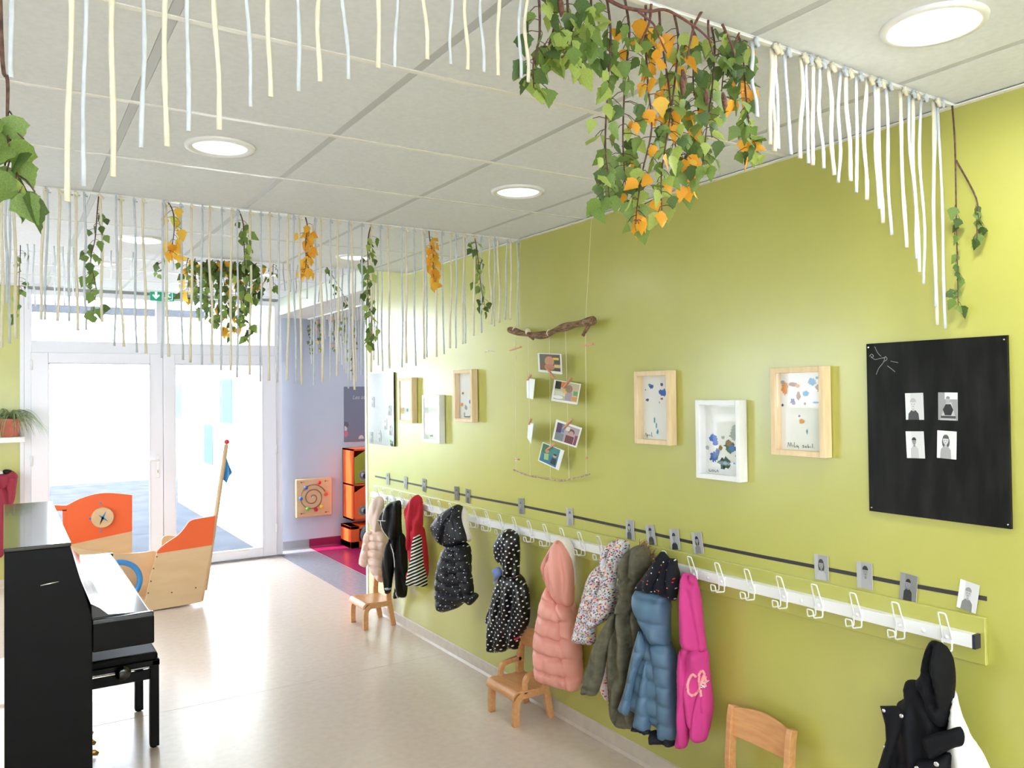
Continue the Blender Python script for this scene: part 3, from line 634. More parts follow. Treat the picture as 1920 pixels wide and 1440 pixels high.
def surf(info, s, z, lift=.003):
    V, h, off, pl, lean, zm = info; i = int(np.argmin((V[:, 0]-s)**2+(V[:, 1]-z)**2)); w = pl.w(s, z, off+lean*(zm-z)+h[i]+lift); w[0] = min(w[0], -.006); return w
def piping(name, parent, info, fr, pts, m, r=.003, lift=.001):
    ox, oy, sc = fr; pl = info[3]; q = [pl.st(ox+p[0]/sc, oy+p[1]/sc) for p in pts]; q = spline(q, 6) if len(q) > 2 else q
    return MB().tube([surf(info, a, z, lift) for a, z in q], r, 6).build(name, m, parent, smooth=True)
def button(parent, info, fr, p, m, r=.006, name='button'):
    ox, oy, sc = fr; pl = info[3]; a, z = pl.st(ox+p[0]/sc, oy+p[1]/sc); w = surf(info, a, z, .0)
    return MB().lathe([(r, 0), (r, .002), (r*.7, .004), (.0001, .004)], w, pl.n, 14).build(name, m, parent, smooth=True)
def uvnode(nt, scale=(1, 1, 1), rot=0.):
    tc = N(nt, 'ShaderNodeTexCoord'); mp = N(nt, 'ShaderNodeMapping'); mp.inputs['Scale'].default_value = scale; mp.inputs['Rotation'].default_value = (0, 0, rot)
    nt.links.new(tc.outputs['UV'], mp.inputs[0]); return mp.outputs[0]
def dots(base, dot, scale, rad, rnd=0., rot=.6, cols=None):
    def fn(nt, b):
        v = uvnode(nt, (scale, scale, scale), rot); vo = N(nt, 'ShaderNodeTexVoronoi', voronoi_dimensions='2D'); vo.inputs['Scale'].default_value = 1; vo.inputs['Randomness'].default_value = rnd
        nt.links.new(v, vo.inputs['Vector']); lt = N(nt, 'ShaderNodeMath', operation='LESS_THAN'); lt.inputs[1].default_value = rad; nt.links.new(vo.outputs['Distance'], lt.inputs[0])
        mx = N(nt, 'ShaderNodeMix', data_type='RGBA'); mx.inputs[6].default_value = base; mx.inputs[7].default_value = dot
        nt.links.new(lt.outputs[0], mx.inputs[0])
        if cols:
            rp = N(nt, 'ShaderNodeValToRGB'); rp.color_ramp.interpolation = 'CONSTANT'
            while len(rp.color_ramp.elements) < len(cols): rp.color_ramp.elements.new(.5)
            for i, c in enumerate(cols): rp.color_ramp.elements[i].position = i/len(cols); rp.color_ramp.elements[i].color = c
            sp = N(nt, 'ShaderNodeSeparateColor'); nt.links.new(vo.outputs['Color'], sp.inputs[0]); nt.links.new(sp.outputs[0], rp.inputs[0]); nt.links.new(rp.outputs[0], mx.inputs[7])
        nt.links.new(mx.outputs[2], b.inputs['Base Color'])
    return fn
def stripes(c1, c2, scale, rot=0.):
    def fn(nt, b):
        v = uvnode(nt, (scale, scale, 1), rot); sp = N(nt, 'ShaderNodeSeparateXYZ'); nt.links.new(v, sp.inputs[0])
        fr_ = N(nt, 'ShaderNodeMath', operation='FRACT'); nt.links.new(sp.outputs[1], fr_.inputs[0]); gt = N(nt, 'ShaderNodeMath', operation='GREATER_THAN'); gt.inputs[1].default_value = .56; nt.links.new(fr_.outputs[0], gt.inputs[0])
        mx = N(nt, 'ShaderNodeMix', data_type='RGBA'); mx.inputs[6].default_value = c1; mx.inputs[7].default_value = c2; nt.links.new(gt.outputs[0], mx.inputs[0]); nt.links.new(mx.outputs[2], b.inputs['Base Color'])
    return fn
C_pp = mat('pale_pink_nylon', rgb(240, 208, 190), .55); C_ppl = mat('pale_pink_plush', rgb(240, 212, 200), .95)
C_bk = mat('black_softshell', rgb(9, 9, 11), .5, spec=.3); C_wh = mat('white_cloth', rgb(236, 236, 232), .8); C_gy = mat('grey_reflective_band', rgb(176, 178, 176), .4)
C_rd = mat('red_fleece', rgb(196, 28, 52), .75); C_st = mat('striped_jersey', rough=.85, fn=stripes(rgb(12, 12, 16), rgb(236, 234, 214), 50, -.42))
C_nv = mat('navy_dotted_nylon', rough=.5, fn=dots(rgb(13, 14, 26), rgb(235, 235, 240), 34, .085, .75)); C_fur = mat('white_fleece', rgb(232, 226, 212), .95)
C_pd = mat('black_polka_raincoat', rough=.35, fn=dots(rgb(10, 10, 14), rgb(238, 238, 240), 44, .18, .15)); C_pk = mat('hot_pink_trim', rgb(214, 50, 90), .6)
C_sal = mat('salmon_nylon', rgb(240, 166, 150), .5); C_flo = mat('floral_cotton', rough=.75, fn=dots(rgb(206, 204, 206), rgb(200, 60, 80), 130, .42, 1., .3, [rgb(186, 40, 76), rgb(214, 214, 222), rgb(238, 176, 92), rgb(96, 110, 130), rgb(226, 226, 230), rgb(70, 86, 70), rgb(216, 112, 120), rgb(160, 172, 190)]))
C_ol = mat('olive_cotton', rough=.85, fn=noise_col(rgb(88, 84, 66), rgb(106, 101, 82), 40, coord='UV')); C_faux = mat('brown_faux_fur', rgb(150, 112, 78), .95)
C_bl = mat('steel_blue_nylon', rgb(84, 114, 140), .5); C_dk = mat('dark_navy_plush', rgb(18, 21, 36), .9)
C_sc = mat('star_print_scarf', rough=.9, fn=dots(rgb(11, 14, 28), rgb(230, 120, 60), 38, .10, .9, .2, [rgb(240, 240, 240), rgb(226, 116, 50), rgb(240, 240, 240), rgb(190, 60, 50)]))
C_mg = mat('magenta_fleece', rgb(204, 60, 136), .85); C_nc = mat('dark_navy_cotton', rgb(9, 10, 16), .75, spec=.25); C_zip = mat('zip_metal', rgb(150, 150, 146), .35, .8); C_mr = mat('maroon_cotton', rgb(150, 44, 62), .8)
FA = (660, 860, 4.235); FB = (860, 920, 3.13); FC = (1060, 980, 3.272); FD = (1600, 1100, 4.234)
def coat(name, label, k, u, cat='coat', b=None, xo=-.115):
    y = HOOK[k]; az = math.degrees(math.atan2(xo-CX0, y)); bb = b if b is not None else az+22
    return thing(name, label, cat, (xo, y, .9+rz(y)), 'coats hanging on the wall rack'), Plane((xo, y), bb)
# 1 pale pink puffer
t, pl = coat('puffer_jacket', 'pale pink hooded puffer jacket, farthest coat on the rack', 28, 712)
puff('body', t, pl, FA, [(175, 560), (130, 585), (120, 680), (128, 830), (150, 900), (190, 955), (235, 985), (252, 960), (258, 860), (275, 740), (292, 655), (265, 590), (225, 550)], C_pp, .065, .09, quilt=(.06, .35), seed=1)
puff('sleeve', t, pl, FA, [(150, 560), (110, 600), (95, 690), (70, 822), (132, 850), (146, 720), (172, 600)], C_pp, .04, .05, off=.035, quilt=(.06, .4), seed=2)
puff('hood', t, pl, FA, [(225, 296), (180, 310), (145, 365), (133, 430), (142, 500), (168, 560), (200, 588), (235, 560), (256, 500), (259, 400), (256, 320)], C_ppl, .06, .07, off=.01, seed=3)
# 2 black jacket with white piping
t, pl = coat('softshell_jacket', 'black hooded jacket with thin white piping', 26, 745)
o, i2 = puff('body', t, pl, FA, [(310, 620), (330, 800), (345, 960), (330, 1104), (375, 1102), (435, 1085), (441, 900), (440, 750), (428, 650), (400, 590), (350, 590)], C_bk, .06, .08, seed=4, folds=.3)
piping('piping', t, i2, FA, [(320, 650), (350, 712), (362, 800), (358, 920), (364, 1010), (371, 1100)], C_wh, .0028)
o, i3 = puff('sleeve', t, pl, FA, [(300, 640), (262, 760), (250, 850), (262, 960), (280, 1062), (322, 1045), (335, 960), (350, 850), (352, 720), (335, 650)], C_bk, .045, .05, off=.03, seed=5, folds=.3)
puff('cuff_band', t, pl, FA, [(276, 1000), (324, 1000), (324, 1034), (282, 1034)], C_gy, .046, .04, off=.033, folds=0, seed=5)
o, i4 = puff('hood', t, pl, FA, [(355, 333), (300, 352), (250, 400), (220, 478), (226, 520), (262, 580), (312, 645), (370, 660), (402, 620), (396, 500), (392, 345)], C_bk, .06, .07, off=.008, seed=6, folds=.25)
piping('piping', t, i4, FA, [(300, 352), (268, 440), (270, 480)], C_wh, .0024); piping('piping', t, i4, FA, [(222, 482), (262, 482), (300, 480)], C_wh, .0024); piping('piping', t, i4, FA, [(250, 486), (278, 580), (316, 645)], C_wh, .0028)
# 3 red hooded top with striped sleeve
t, pl = coat('hooded_jumper', 'red hooded jumper with black and white striped sleeves', 24, 785)
puff('body', t, pl, FA, [(450, 560), (440, 690), (450, 800), (468, 870), (430, 915), (445, 1000), (520, 980), (600, 940), (608, 800), (590, 640), (570, 545), (520, 540)], C_rd, .05, .07, seed=7)
puff('striped_sleeve', t, pl, FA, [(500, 612), (565, 598), (580, 720), (592, 850), (612, 998), (520, 1002), (444, 990), (460, 880), (482, 760)], C_st, .05, .06, off=.03, seed=8)
puff('hood', t, pl, FA, [(520, 284), (468, 320), (425, 400), (424, 460), (442, 580), (438, 690), (455, 740), (480, 690), (520, 640), (562, 590), (570, 450), (566, 330), (548, 294)], C_rd, .055, .06, off=.012, seed=9, folds=.3, grooves=[[(520, 300), (500, 450), (480, 680)]])
# 4 navy dotted puffer
t, pl = coat('puffer_coat', 'navy hooded puffer coat with small white dots and fleece lined hood', 19, 872, b=58)
puff('hood_lining', t, pl, FA, [(880, 375), (912, 420), (925, 540), (942, 645), (905, 655), (870, 560), (860, 430)], C_fur, .03, .03, off=-.01, seed=10)
puff('body', t, pl, FA, [(760, 670), (712, 750), (678, 880), (663, 1040), (676, 1180), (706, 1220), (780, 1206), (850, 1178), (915, 1120), (935, 1060), (946, 850), (940, 720), (900, 660), (820, 650)], C_nv, .075, .10, quilt=(.062, .3), seed=11)
puff('sleeve', t, pl, FA, [(850, 705), (852, 820), (872, 960), (915, 1080), (940, 1140), (985, 1110), (992, 1050), (985, 960), (962, 860), (945, 760), (905, 690)], C_nv, .05, .06, off=.04, quilt=(.062, .3), seed=12)
puff('cuff', t, pl, FA, [(930, 1085), (940, 1138), (975, 1146), (1035, 1080), (1018, 1052), (985, 1052)], C_nv, .03, .03, off=.045, seed=13)
puff('hood', t, pl, FA, [(855, 361), (790, 385), (700, 445), (650, 512), (648, 560), (680, 640), (735, 690), (800, 700), (880, 680), (922, 645), (905, 560), (884, 470), (890, 395)], C_nv, .075, .09, off=.012, seed=14, grooves=[[(855, 370), (800, 480), (740, 680)]])
# 5 black polka dot raincoat
t, pl = coat('raincoat', 'black hooded raincoat with white polka dots and pink trim', 16, 962)
puff('body', t, pl, FB, [(270, 470), (215, 555), (190, 650), (172, 760), (168, 860), (174, 942), (262, 946), (300, 926), (362, 926), (380, 840), (400, 700), (400, 560), (360, 490)], C_pd, .07, .09, seed=15, folds=.28)
puff('sleeve', t, pl, FB, [(330, 510), (395, 530), (426, 600), (424, 760), (372, 850), (338, 852), (318, 790), (330, 650)], C_pd, .05, .05, off=.025, seed=16)
puff('sleeve_end', t, pl, FB, [(190, 660), (160, 740), (154, 778), (176, 775), (195, 720)], C_pd, .02, .02, off=.0, seed=17)
puff('collar', t, pl, FB, [(208, 462), (250, 440), (268, 480), (240, 510), (214, 545), (222, 500)], mat('pale_blue_lining', rgb(120, 140, 196), .5), .02, .02, off=.03, seed=18)
puff('cuff_lining', t, pl, FB, [(338, 852), (372, 838), (372, 852), (350, 862)], C_pk, .02, .02, off=.05, seed=19)
o, i5 = puff('hood', t, pl, FB, [(300, 221), (245, 248), (215, 305), (216, 360), (232, 410), (262, 440), (268, 500), (352, 508), (363, 440), (363, 300), (348, 245)], C_pd, .065, .07, off=.012, seed=20, folds=.22)
piping('pink_seam', t, i5, FB, [(340, 500), (362, 498)], C_pk, .004)
# 6 salmon puffer
t, pl = coat('puffer_coat', 'salmon pink hooded puffer coat with white fleece hood lining', 13, 1052)
puff('hood_lining', t, pl, FB, [(572, 285), (630, 275), (672, 340), (684, 470), (684, 560), (660, 540), (640, 380)], C_fur, .03, .03, off=-.012, seed=21)
puff('body', t, pl, FB, [(525, 560), (485, 630), (462, 740), (440, 900), (448, 1075), (480, 1118), (545, 1140), (640, 1168), (690, 1150), (725, 1060), (720, 840), (700, 740), (682, 660), (600, 640)], C_sal, .085, .11, quilt=(.085, .3), seed=22)
puff('sleeve', t, pl, FB, [(590, 650), (610, 760), (614, 870), (632, 1010), (648, 1110), (672, 1160), (720, 1150), (744, 1090), (745, 990), (722, 850), (700, 740), (668, 672)], C_sal, .06, .06, off=.04, quilt=(.085, .32), seed=23)
puff('hood', t, pl, FB, [(572, 292), (522, 368), (494, 430), (500, 490), (520, 555), (560, 622), (612, 670), (672, 674), (684, 600), (680, 460), (655, 360), (612, 300)], C_sal, .07, .08, off=.014, seed=24, grooves=[[(572, 300), (520, 440), (530, 560)]])
# 7 floral quilted jacket
t, pl = coat('quilted_jacket', 'small flower print quilted jacket under the olive parka', 10, 1165)
puff('lower_edge', t, pl, FC, [(250, 880), (228, 970), (225, 1020), (245, 1060), (270, 1085), (285, 1000), (275, 900)], mat('floral_lining', rough=.8, fn=dots(rgb(236, 222, 222), rgb(200, 60, 80), 80, .34, 1., .3, [rgb(214, 70, 96), rgb(240, 200, 190), rgb(236, 150, 90), rgb(240, 232, 230)])), .03, .03, off=.02, seed=25)
puff('body', t, pl, FC, [(330, 300), (290, 420), (255, 560), (230, 700), (245, 860), (280, 900), (310, 800), (320, 600), (340, 400)], C_flo, .03, .05, off=-.03, seed=26)
puff('sleeve', t, pl, FC, [(230, 260), (180, 285), (140, 350), (115, 440), (85, 560), (57, 680), (58, 726), (120, 740), (188, 735), (200, 640), (215, 500), (245, 380)], C_flo, .045, .05, off=.02, quilt=(.05, .3), seed=27)
puff('sleeve_fold', t, pl, FC, [(260, 200), (215, 290), (190, 400), (165, 520), (150, 620), (175, 640), (235, 610), (290, 570), (318, 500), (335, 380), (330, 260)], C_flo, .05, .05, off=.045, grooves=[[(270, 200), (240, 340), (235, 480)], [(330, 200), (260, 330), (180, 500)]], quilt=(.05, .25), seed=28)
puff('hood', t, pl, FC, [(350, 93), (300, 108), (262, 150), (235, 220), (250, 330), (290, 370), (340, 330), (375, 240), (410, 170), (412, 115), (385, 97)], C_flo, .06, .06, off=.04, grooves=[[(340, 110), (290, 180), (270, 330)], [(380, 110), (330, 200), (320, 330)]], seed=29)
# 8 olive parka
t, pl = coat('parka', 'olive green cotton parka with brown fur trimmed hood', 9, 1205)
puff('body', t, pl, FC, [(330, 530), (300, 600), (268, 760), (262, 900), (268, 1060), (276, 1165), (312, 1232), (352, 1258), (462, 1252), (490, 1180), (480, 900), (495, 640), (470, 545), (400, 520)], C_ol, .08, .10, seed=30, folds=.28, grooves=[[(400, 560), (420, 800), (400, 1000), (330, 1200)]])
puff('sleeve', t, pl, FC, [(320, 535), (265, 610), (205, 715), (165, 840), (118, 1022), (160, 1036), (214, 1038), (256, 930), (280, 800), (320, 650)], C_ol, .05, .06, off=.04, seed=31, folds=.25, grooves=[[(140, 990), (220, 1000)]], gd=.3)
puff('hem_lining', t, pl, FC, [(330, 1240), (400, 1245), (462, 1246), (440, 1258), (380, 1260)], C_bk, .02, .02, off=.01, seed=32)
fm = MB(); rs = random.Random(5)
for q in range(150):
    a = rs.random(); bu, bv = 478+a*72+rs.uniform(-10, 10), 128+a*110+rs.uniform(-14, 14); s0 = pl.st(FC[0]+bu/FC[2], FC[1]+bv/FC[2]); w0 = pl.w(s0[0], s0[1], .02+rs.uniform(-.03, .03)); w0[0] = min(w0[0], -.02)
    w1 = w0+np.array([rs.uniform(-.006, .02), rs.uniform(-.022, .008), rs.uniform(-.01, .03)]); w1[0] = min(w1[0], -.01); fm.tube([w0, (w0+w1)/2+np.array([0, 0, .004]), w1], [.0016, .0012, .0004], 4)
fm.build('fur_trim', C_faux, t, smooth=True)['kind'] = 'stuff'
puff('hood', t, pl, FC, [(475, 128), (420, 150), (372, 190), (345, 250), (338, 330), (350, 430), (330, 500), (332, 552), (408, 554), (432, 470), (445, 390), (490, 335), (546, 250), (542, 190), (515, 140)], C_ol, .065, .07, off=.025, seed=33, folds=.3, grooves=[[(420, 160), (412, 300), (400, 540)], [(345, 330), (380, 340), (440, 330)]])
# 9 blue puffer and star scarf
t, pl = coat('puffer_coat', 'steel blue puffer coat with dark plush hem between parka and magenta hoodie', 8, 1246)
puff('body', t, pl, FC, [(550, 710), (495, 640), (455, 760), (415, 950), (372, 1105), (410, 1150), (480, 1190), (560, 1250), (660, 1300), (705, 1200), (695, 1000), (690, 850), (665, 770), (640, 720)], C_bl, .06, .08, quilt=(.075, .2), folds=.1, seed=34)
puff('hem', t, pl, FC, [(545, 1262), (536, 1290), (540, 1330), (600, 1340), (660, 1352), (718, 1345), (722, 1318), (712, 1275), (620, 1262)], C_dk, .040, .03, off=.03, seed=35, folds=.4, rough_edge=.002)
puff('cuff', t, pl, FC, [(442, 1222), (445, 1245), (500, 1262), (542, 1272), (545, 1245), (500, 1232)], C_dk, .035, .025, off=.055, seed=36, folds=.4, rough_edge=.002)
puff('sleeve', t, pl, FC, [(535, 780), (495, 900), (462, 1050), (444, 1190), (446, 1232), (540, 1258), (548, 1100), (545, 900)], C_bl, .04, .04, off=.04, quilt=(.075, .2), folds=.1, seed=37)
puff('sleeve', t, pl, FC, [(545, 725), (560, 860), (576, 1000), (586, 1200), (600, 1305), (716, 1302), (708, 1150), (694, 1000), (692, 850), (658, 738)], C_bl, .045, .05, off=.04, quilt=(.075, .22), folds=.1, seed=38)
o, i9 = puff('front_edge', t, pl, FC, [(490, 635), (445, 790), (405, 990), (362, 1110), (372, 1130), (420, 1150), (450, 1000), (490, 850), (530, 760)], C_bl, .03, .03, off=.06, quilt=(.07, .3), seed=39)
piping('zip', t, i9, FC, [(487, 645), (445, 790), (405, 985), (362, 1118)], C_zip, .0032)
puff('hood', t, pl, FC, [(445, 405), (426, 460), (440, 545), (490, 640), (540, 732), (600, 742), (652, 738), (658, 600), (652, 450), (600, 410), (520, 395)], C_bl, .07, .07, off=.02, seed=40, quilt=(.1, .2))
t, pl = coat('scarf', 'dark navy scarf with little stars draped over the blue coat\'s hook', 8, 1246, 'scarf', xo=-.13)
puff('folded_cloth', t, pl, FC, [(600, 172), (565, 225), (505, 305), (448, 388), (470, 405), (560, 428), (640, 445), (695, 466), (712, 385), (716, 320), (700, 265), (694, 215), (655, 208), (632, 178)], C_sc, .075, .06, off=.03, seed=41, folds=.3, grooves=[[(625, 190), (610, 300), (560, 420)], [(660, 215), (650, 330), (660, 440)]])
# 10 magenta hoodie
t, pl = coat('hoodie', 'magenta hooded sweatshirt with pink lettering', 7, 1297)
o, i10 = puff('body', t, pl, FC, [(725, 740), (708, 850), (712, 1050), (740, 1200), (800, 1280), (870, 1300), (898, 1210), (908, 1120), (896, 1000), (884, 880), (878, 790), (800, 740)], C_mg, .065, .08, seed=42, folds=.28)
puff('sleeve', t, pl, FC, [(725, 765), (704, 850), (708, 1050), (704, 1250), (692, 1352), (750, 1366), (774, 1322), (786, 1160), (802, 1050), (770, 880)], C_mg, .05, .05, off=.03, seed=43, folds=.28)
puff('sleeve', t, pl, FC, [(818, 1050), (792, 1180), (784, 1280), (826, 1330), (882, 1314), (900, 1220), (886, 1090), (852, 1000)], C_mg, .045, .05, off=.03, seed=44, folds=.25)
puff('hood', t, pl, FC, [(722, 310), (714, 420), (704, 600), (714, 740), (760, 772), (866, 786), (858, 650), (838, 450), (812, 345), (782, 312)], C_mg, .055, .06, off=.012, seed=45, folds=.25, grooves=[[(760, 315), (780, 360), (800, 370)]])
puff('pocket_tab', t, pl, FC, [(868, 782), (882, 790), (878, 840), (866, 846)], C_mg, .02, .02, off=.02, seed=46)
C_let = mat('pale_pink_print', rgb(250, 168, 172), .7)
for st in ([(835, 920), (820, 900), (800, 925), (792, 965), (800, 1010), (822, 1030), (845, 1005)], [(850, 1010), (846, 960), (850, 905), (862, 890), (872, 910), (862, 950), (852, 975)], [(866, 955), (874, 930), (880, 950), (876, 985)], [(858, 1000), (860, 1030), (866, 1040)]):
    piping('lettering', t, i10, FC, st, C_let, .0055, .002)
for st in ([(872, 962), (860, 962), (862, 972), (872, 974), (870, 984), (860, 984)], [(886, 962), (876, 962), (876, 984), (886, 984)], [(876, 973), (884, 973)]):
    piping('lettering', t, i10, FC, st, C_wh, .0022, .004)
# 11 dark coat with white side
t, pl = coat('hooded_coat', 'dark navy coat with white sides and snap buttons, nearest on the rack', 0, 1760, b=78, xo=-.10)
puff('white_side', t, pl, FD, [(830, 800), (780, 1000), (760, 1200), (800, 1500), (960, 1560), (1120, 1500), (1060, 1310), (965, 1170), (900, 1030), (865, 920)], C_wh, .05, .07, off=.025, seed=47)
o, i11 = puff('body', t, pl, FD, [(430, 742), (402, 790), (408, 880), (345, 930), (345, 1050), (340, 1160), (300, 1290), (230, 1540), (450, 1640), (700, 1620), (800, 1400), (800, 1200), (760, 1000), (620, 800), (520, 744)], C_nc, .07, .09, seed=48, folds=.2)
o, i11b = puff('placket', t, pl, FD, [(285, 893), (420, 890), (480, 940), (450, 1090), (400, 1240), (330, 1440), (240, 1450), (285, 1320), (332, 1160), (325, 1040)], C_nc, .012, .02, off=.072, seed=49, folds=.1, round_=False)
puff('dark_sleeve', t, pl, FD, [(845, 1278), (900, 1300), (980, 1370), (1045, 1480), (1000, 1560), (880, 1540), (860, 1400)], C_nc, .03, .04, off=.045, seed=50)
puff('hood', t, pl, FD, [(660, 404), (612, 460), (575, 580), (562, 680), (525, 742), (590, 860), (650, 1000), (718, 1078), (786, 1062), (832, 860), (846, 700), (830, 560), (792, 480), (735, 425)], C_nc, .065, .08, off=.035, seed=51, folds=.22, grooves=[[(660, 410), (690, 600), (715, 900)], [(640, 430), (640, 620), (700, 760)]])
o, i11c = puff('front_flap', t, pl, FD, [(565, 1322), (692, 1292), (830, 1250), (840, 1340), (820, 1480), (700, 1540), (590, 1500)], C_nc, .03, .04, off=.07, seed=52, folds=.1)
puff('collar', t, pl, FD, [(636, 1135), (720, 1092), (830, 1062), (905, 1038), (938, 1042), (964, 1108), (948, 1182), (884, 1200), (800, 1240), (692, 1292), (655, 1225)], C_nc, .009, .012, off=.088, seed=53, folds=.1)
for p in ((330, 920), (325, 1213)): button(t, i11b, FD, p, M_chrome, .0055)
button(t, i11b, FD, (463, 963), M_chrome, .0065)
for p in ((750, 1320), (594, 1360)): button(t, i11c, FD, p, M_chrome, .0075)

# ------------------------------------------------------------------ printed photographs
def _attr(nt, b):
    a = N(nt, 'ShaderNodeAttribute'); a.attribute_name = 'Col'; nt.links.new(a.outputs['Color'], b.inputs['Base Color'])
M_print = mat('photo_print', rough=.35, fn=_attr)
def ell(cx, cy, rx, ry, n=14, a0=0, a1=360): return [(cx+rx*math.cos(math.radians(a0+(a1-a0)*i/n)), cy+ry*math.sin(math.radians(a0+(a1-a0)*i/n))) for i in range(n if a1-a0 == 360 else n+1)]
def blob(cx, cy, rx, ry, seed, n=22, j=.32):
    r = random.Random(seed); return [(cx+rx*(1+r.uniform(-j, j*.4))*math.cos(6.283*i/n), cy+ry*(1+r.uniform(-j, j*.4))*math.sin(6.283*i/n)) for i in range(n)]
def rc(a, b, c, d): return [(a, b), (c, b), (c, d), (a, d)]
def flat_print(name, parent, Q, nrm, shapes, lift=.0004, m=None):
    """Q: four 3-D corners TL, TR, BR, BL; shapes: list of (polygon in unit square, sRGB) layered one over another"""
    Q = [np.array(q, float) for q in Q]; nrm = np.array(nrm, float)
    base = wloc(parent); bm = bmesh.new(); cl_ = bm.loops.layers.float_color.new('Col')
    for i, (poly, c) in enumerate(shapes):
        vs_ = []
        for a, b in poly:
            a, b = min(1, max(0, a)), min(1, max(0, b))
            w = (Q[0]*(1-a)+Q[1]*a)*(1-b)+(Q[3]*(1-a)+Q[2]*a)*b+nrm*(lift+i*.00012)-base; vs_.append(bm.verts.new(w))
        try: f_ = bm.faces.new(vs_)
        except ValueError: continue
        f_.normal_update()
        if f_.normal.dot(Vector(nrm)) < 0: f_.normal_flip()
        for l in f_.loops: l[cl_] = rgb(*c)
    bmesh.ops.triangulate(bm, faces=bm.faces[:])
    me = bpy.data.meshes.new(name); bm.to_mesh(me); bm.free(); me.materials.append(m or M_print)
    o = bpy.data.objects.new(name, me); COL.objects.link(o); o.parent = parent; return o
def card(name, label, cat, Q, nrm, shapes, group, thick=.0012, cm=None):
    Q = [np.array(q, float) for q in Q]; c = sum(Q)/4
    o = MB().prism(Q, -np.array(nrm)*thick).build(name, cm or M_paper, loc=c); tag(o, label, cat, group)
    flat_print('printed_image', o, Q, nrm, shapes); return o
def g3(v): return (v, v, v)
def portrait(seed, bg=200, hair=60, skin=170, top=90, long=False, small=.0):
    r = random.Random(seed); cx = .5+r.uniform(-.08, .08); cy = .36+r.uniform(-.04, .05); s = (1-small)*r.uniform(.9, 1.08)
    sh = [(rc(.0, .0, 1, 1), g3(bg)), (rc(.0, .0, .3, 1), g3(min(255, bg+18)))]
    if long: sh.append((ell(cx, cy+.08*s, .21*s, .25*s), g3(hair)))
    sh += [([(cx-.3*s, 1), (cx-.27*s, cy+.36*s), (cx-.12*s, cy+.24*s), (cx+.12*s, cy+.24*s), (cx+.27*s, cy+.36*s), (cx+.3*s, 1)], g3(top)), (rc(cx-.06*s, cy+.12*s, cx+.06*s, cy+.27*s), g3(skin-20)),
           (ell(cx, cy, .155*s, .175*s), g3(skin)), (ell(cx, cy-.05*s, .17*s, .15*s, 14, 180, 360), g3(hair)), (ell(cx-.06*s, cy+.02*s, .022, .014, 8), g3(40)), (ell(cx+.06*s, cy+.02*s, .022, .014, 8), g3(40)), (ell(cx, cy+.1*s, .045*s, .014, 8), g3(max(20, skin-80)))]
    return sh
NW = (-1, 0, 0)
def wallcard(u, v, w, h, rot, x=-.004):
    c = on(u, v, 'x', x); r = math.radians(rot); cs, sn = math.cos(r), math.sin(r)
    return [np.array([x, c[1]-(a*cs-b*sn), c[2]+(a*sn+b*cs)]) for a, b in ((-w/2, h/2), (w/2, h/2), (w/2, -h/2), (-w/2, -h/2))]

# tape with small portraits
tp = [(703, 893), (790, 911), (878, 930), (975, 948), (1068, 967), (1180, 991), (1310, 1020), (1425, 1043), (1540, 1065), (1700, 1096), (1850, 1123)]
pts = [on(u, v, 'x', -.002) for u, v in tp]; mb = MB(); n = len(pts)
mb.add([(x_, p[1], p[2]+dz) for p in pts for x_, dz in ((-.0004, .0065), (-.0016, .0065), (-.0016, -.0065), (-.0004, -.0065))], [(i*4+a, i*4+(a+1) % 4, i*4+4+(a+1) % 4, i*4+4+a) for i in range(n-1) for a in range(4)])
o = mb.build('adhesive_tape', mat('dark_tape', rgb(58, 54, 56), .3), loc=pts[n//2]); tag(o, 'long dark grey tape strip on the green wall above the coat rack', 'tape')
ph = [(727, 898, 'first', 3, dict(bg=150, hair=90, skin=170, top=150)), (760, 905, 'second', -6, dict(bg=160, hair=120, skin=170, top=140)), (795, 910, 'third', -5, dict(bg=120, hair=40, skin=160, top=60)), (856, 925, 'fourth', 3, dict(bg=90, hair=50, skin=130, top=110)),
      (877, 930, 'fifth', -3, dict(bg=110, hair=40, skin=150, top=70)), (977, 949, 'sixth', 5, dict(bg=130, hair=90, skin=150, top=110)), (1068, 969, 'seventh', 4, dict(bg=165, hair=100, skin=180, top=150)), (1181, 993, 'eighth', 2, dict(bg=165, hair=50, skin=180, top=80, long=True)),
      (1220, 1003, 'ninth', 10, dict(bg=170, hair=40, skin=150, top=60)), (1265, 1011, 'tenth', 8, dict(bg=170, hair=40, skin=160, top=50)), (1308, 1018, 'eleventh', 10, dict(bg=165, hair=15, skin=150, top=130, long=True)), (1540, 1064, 'twelfth', 2, dict(bg=165, hair=60, skin=150, top=190, long=True)),
      (1621, 1079, 'thirteenth', 1, dict(bg=165, hair=50, skin=150, top=170)), (1703, 1102, 'fourteenth', -5, dict(bg=130, hair=40, skin=150, top=50, small=.2)), (1815, 1118, 'fifteenth', -9, dict(bg=215, hair=150, skin=190, top=130))]
for i, (u, v, w_, rot, kw) in enumerate(ph):
    card('portrait_photo', 'small black and white portrait print, %s from the door end on the tape' % w_, 'photo', wallcard(u, v, .056, .086, rot, -.0045-.0001*i), NW, portrait(50+i, **kw), 'small portraits stuck along the tape')

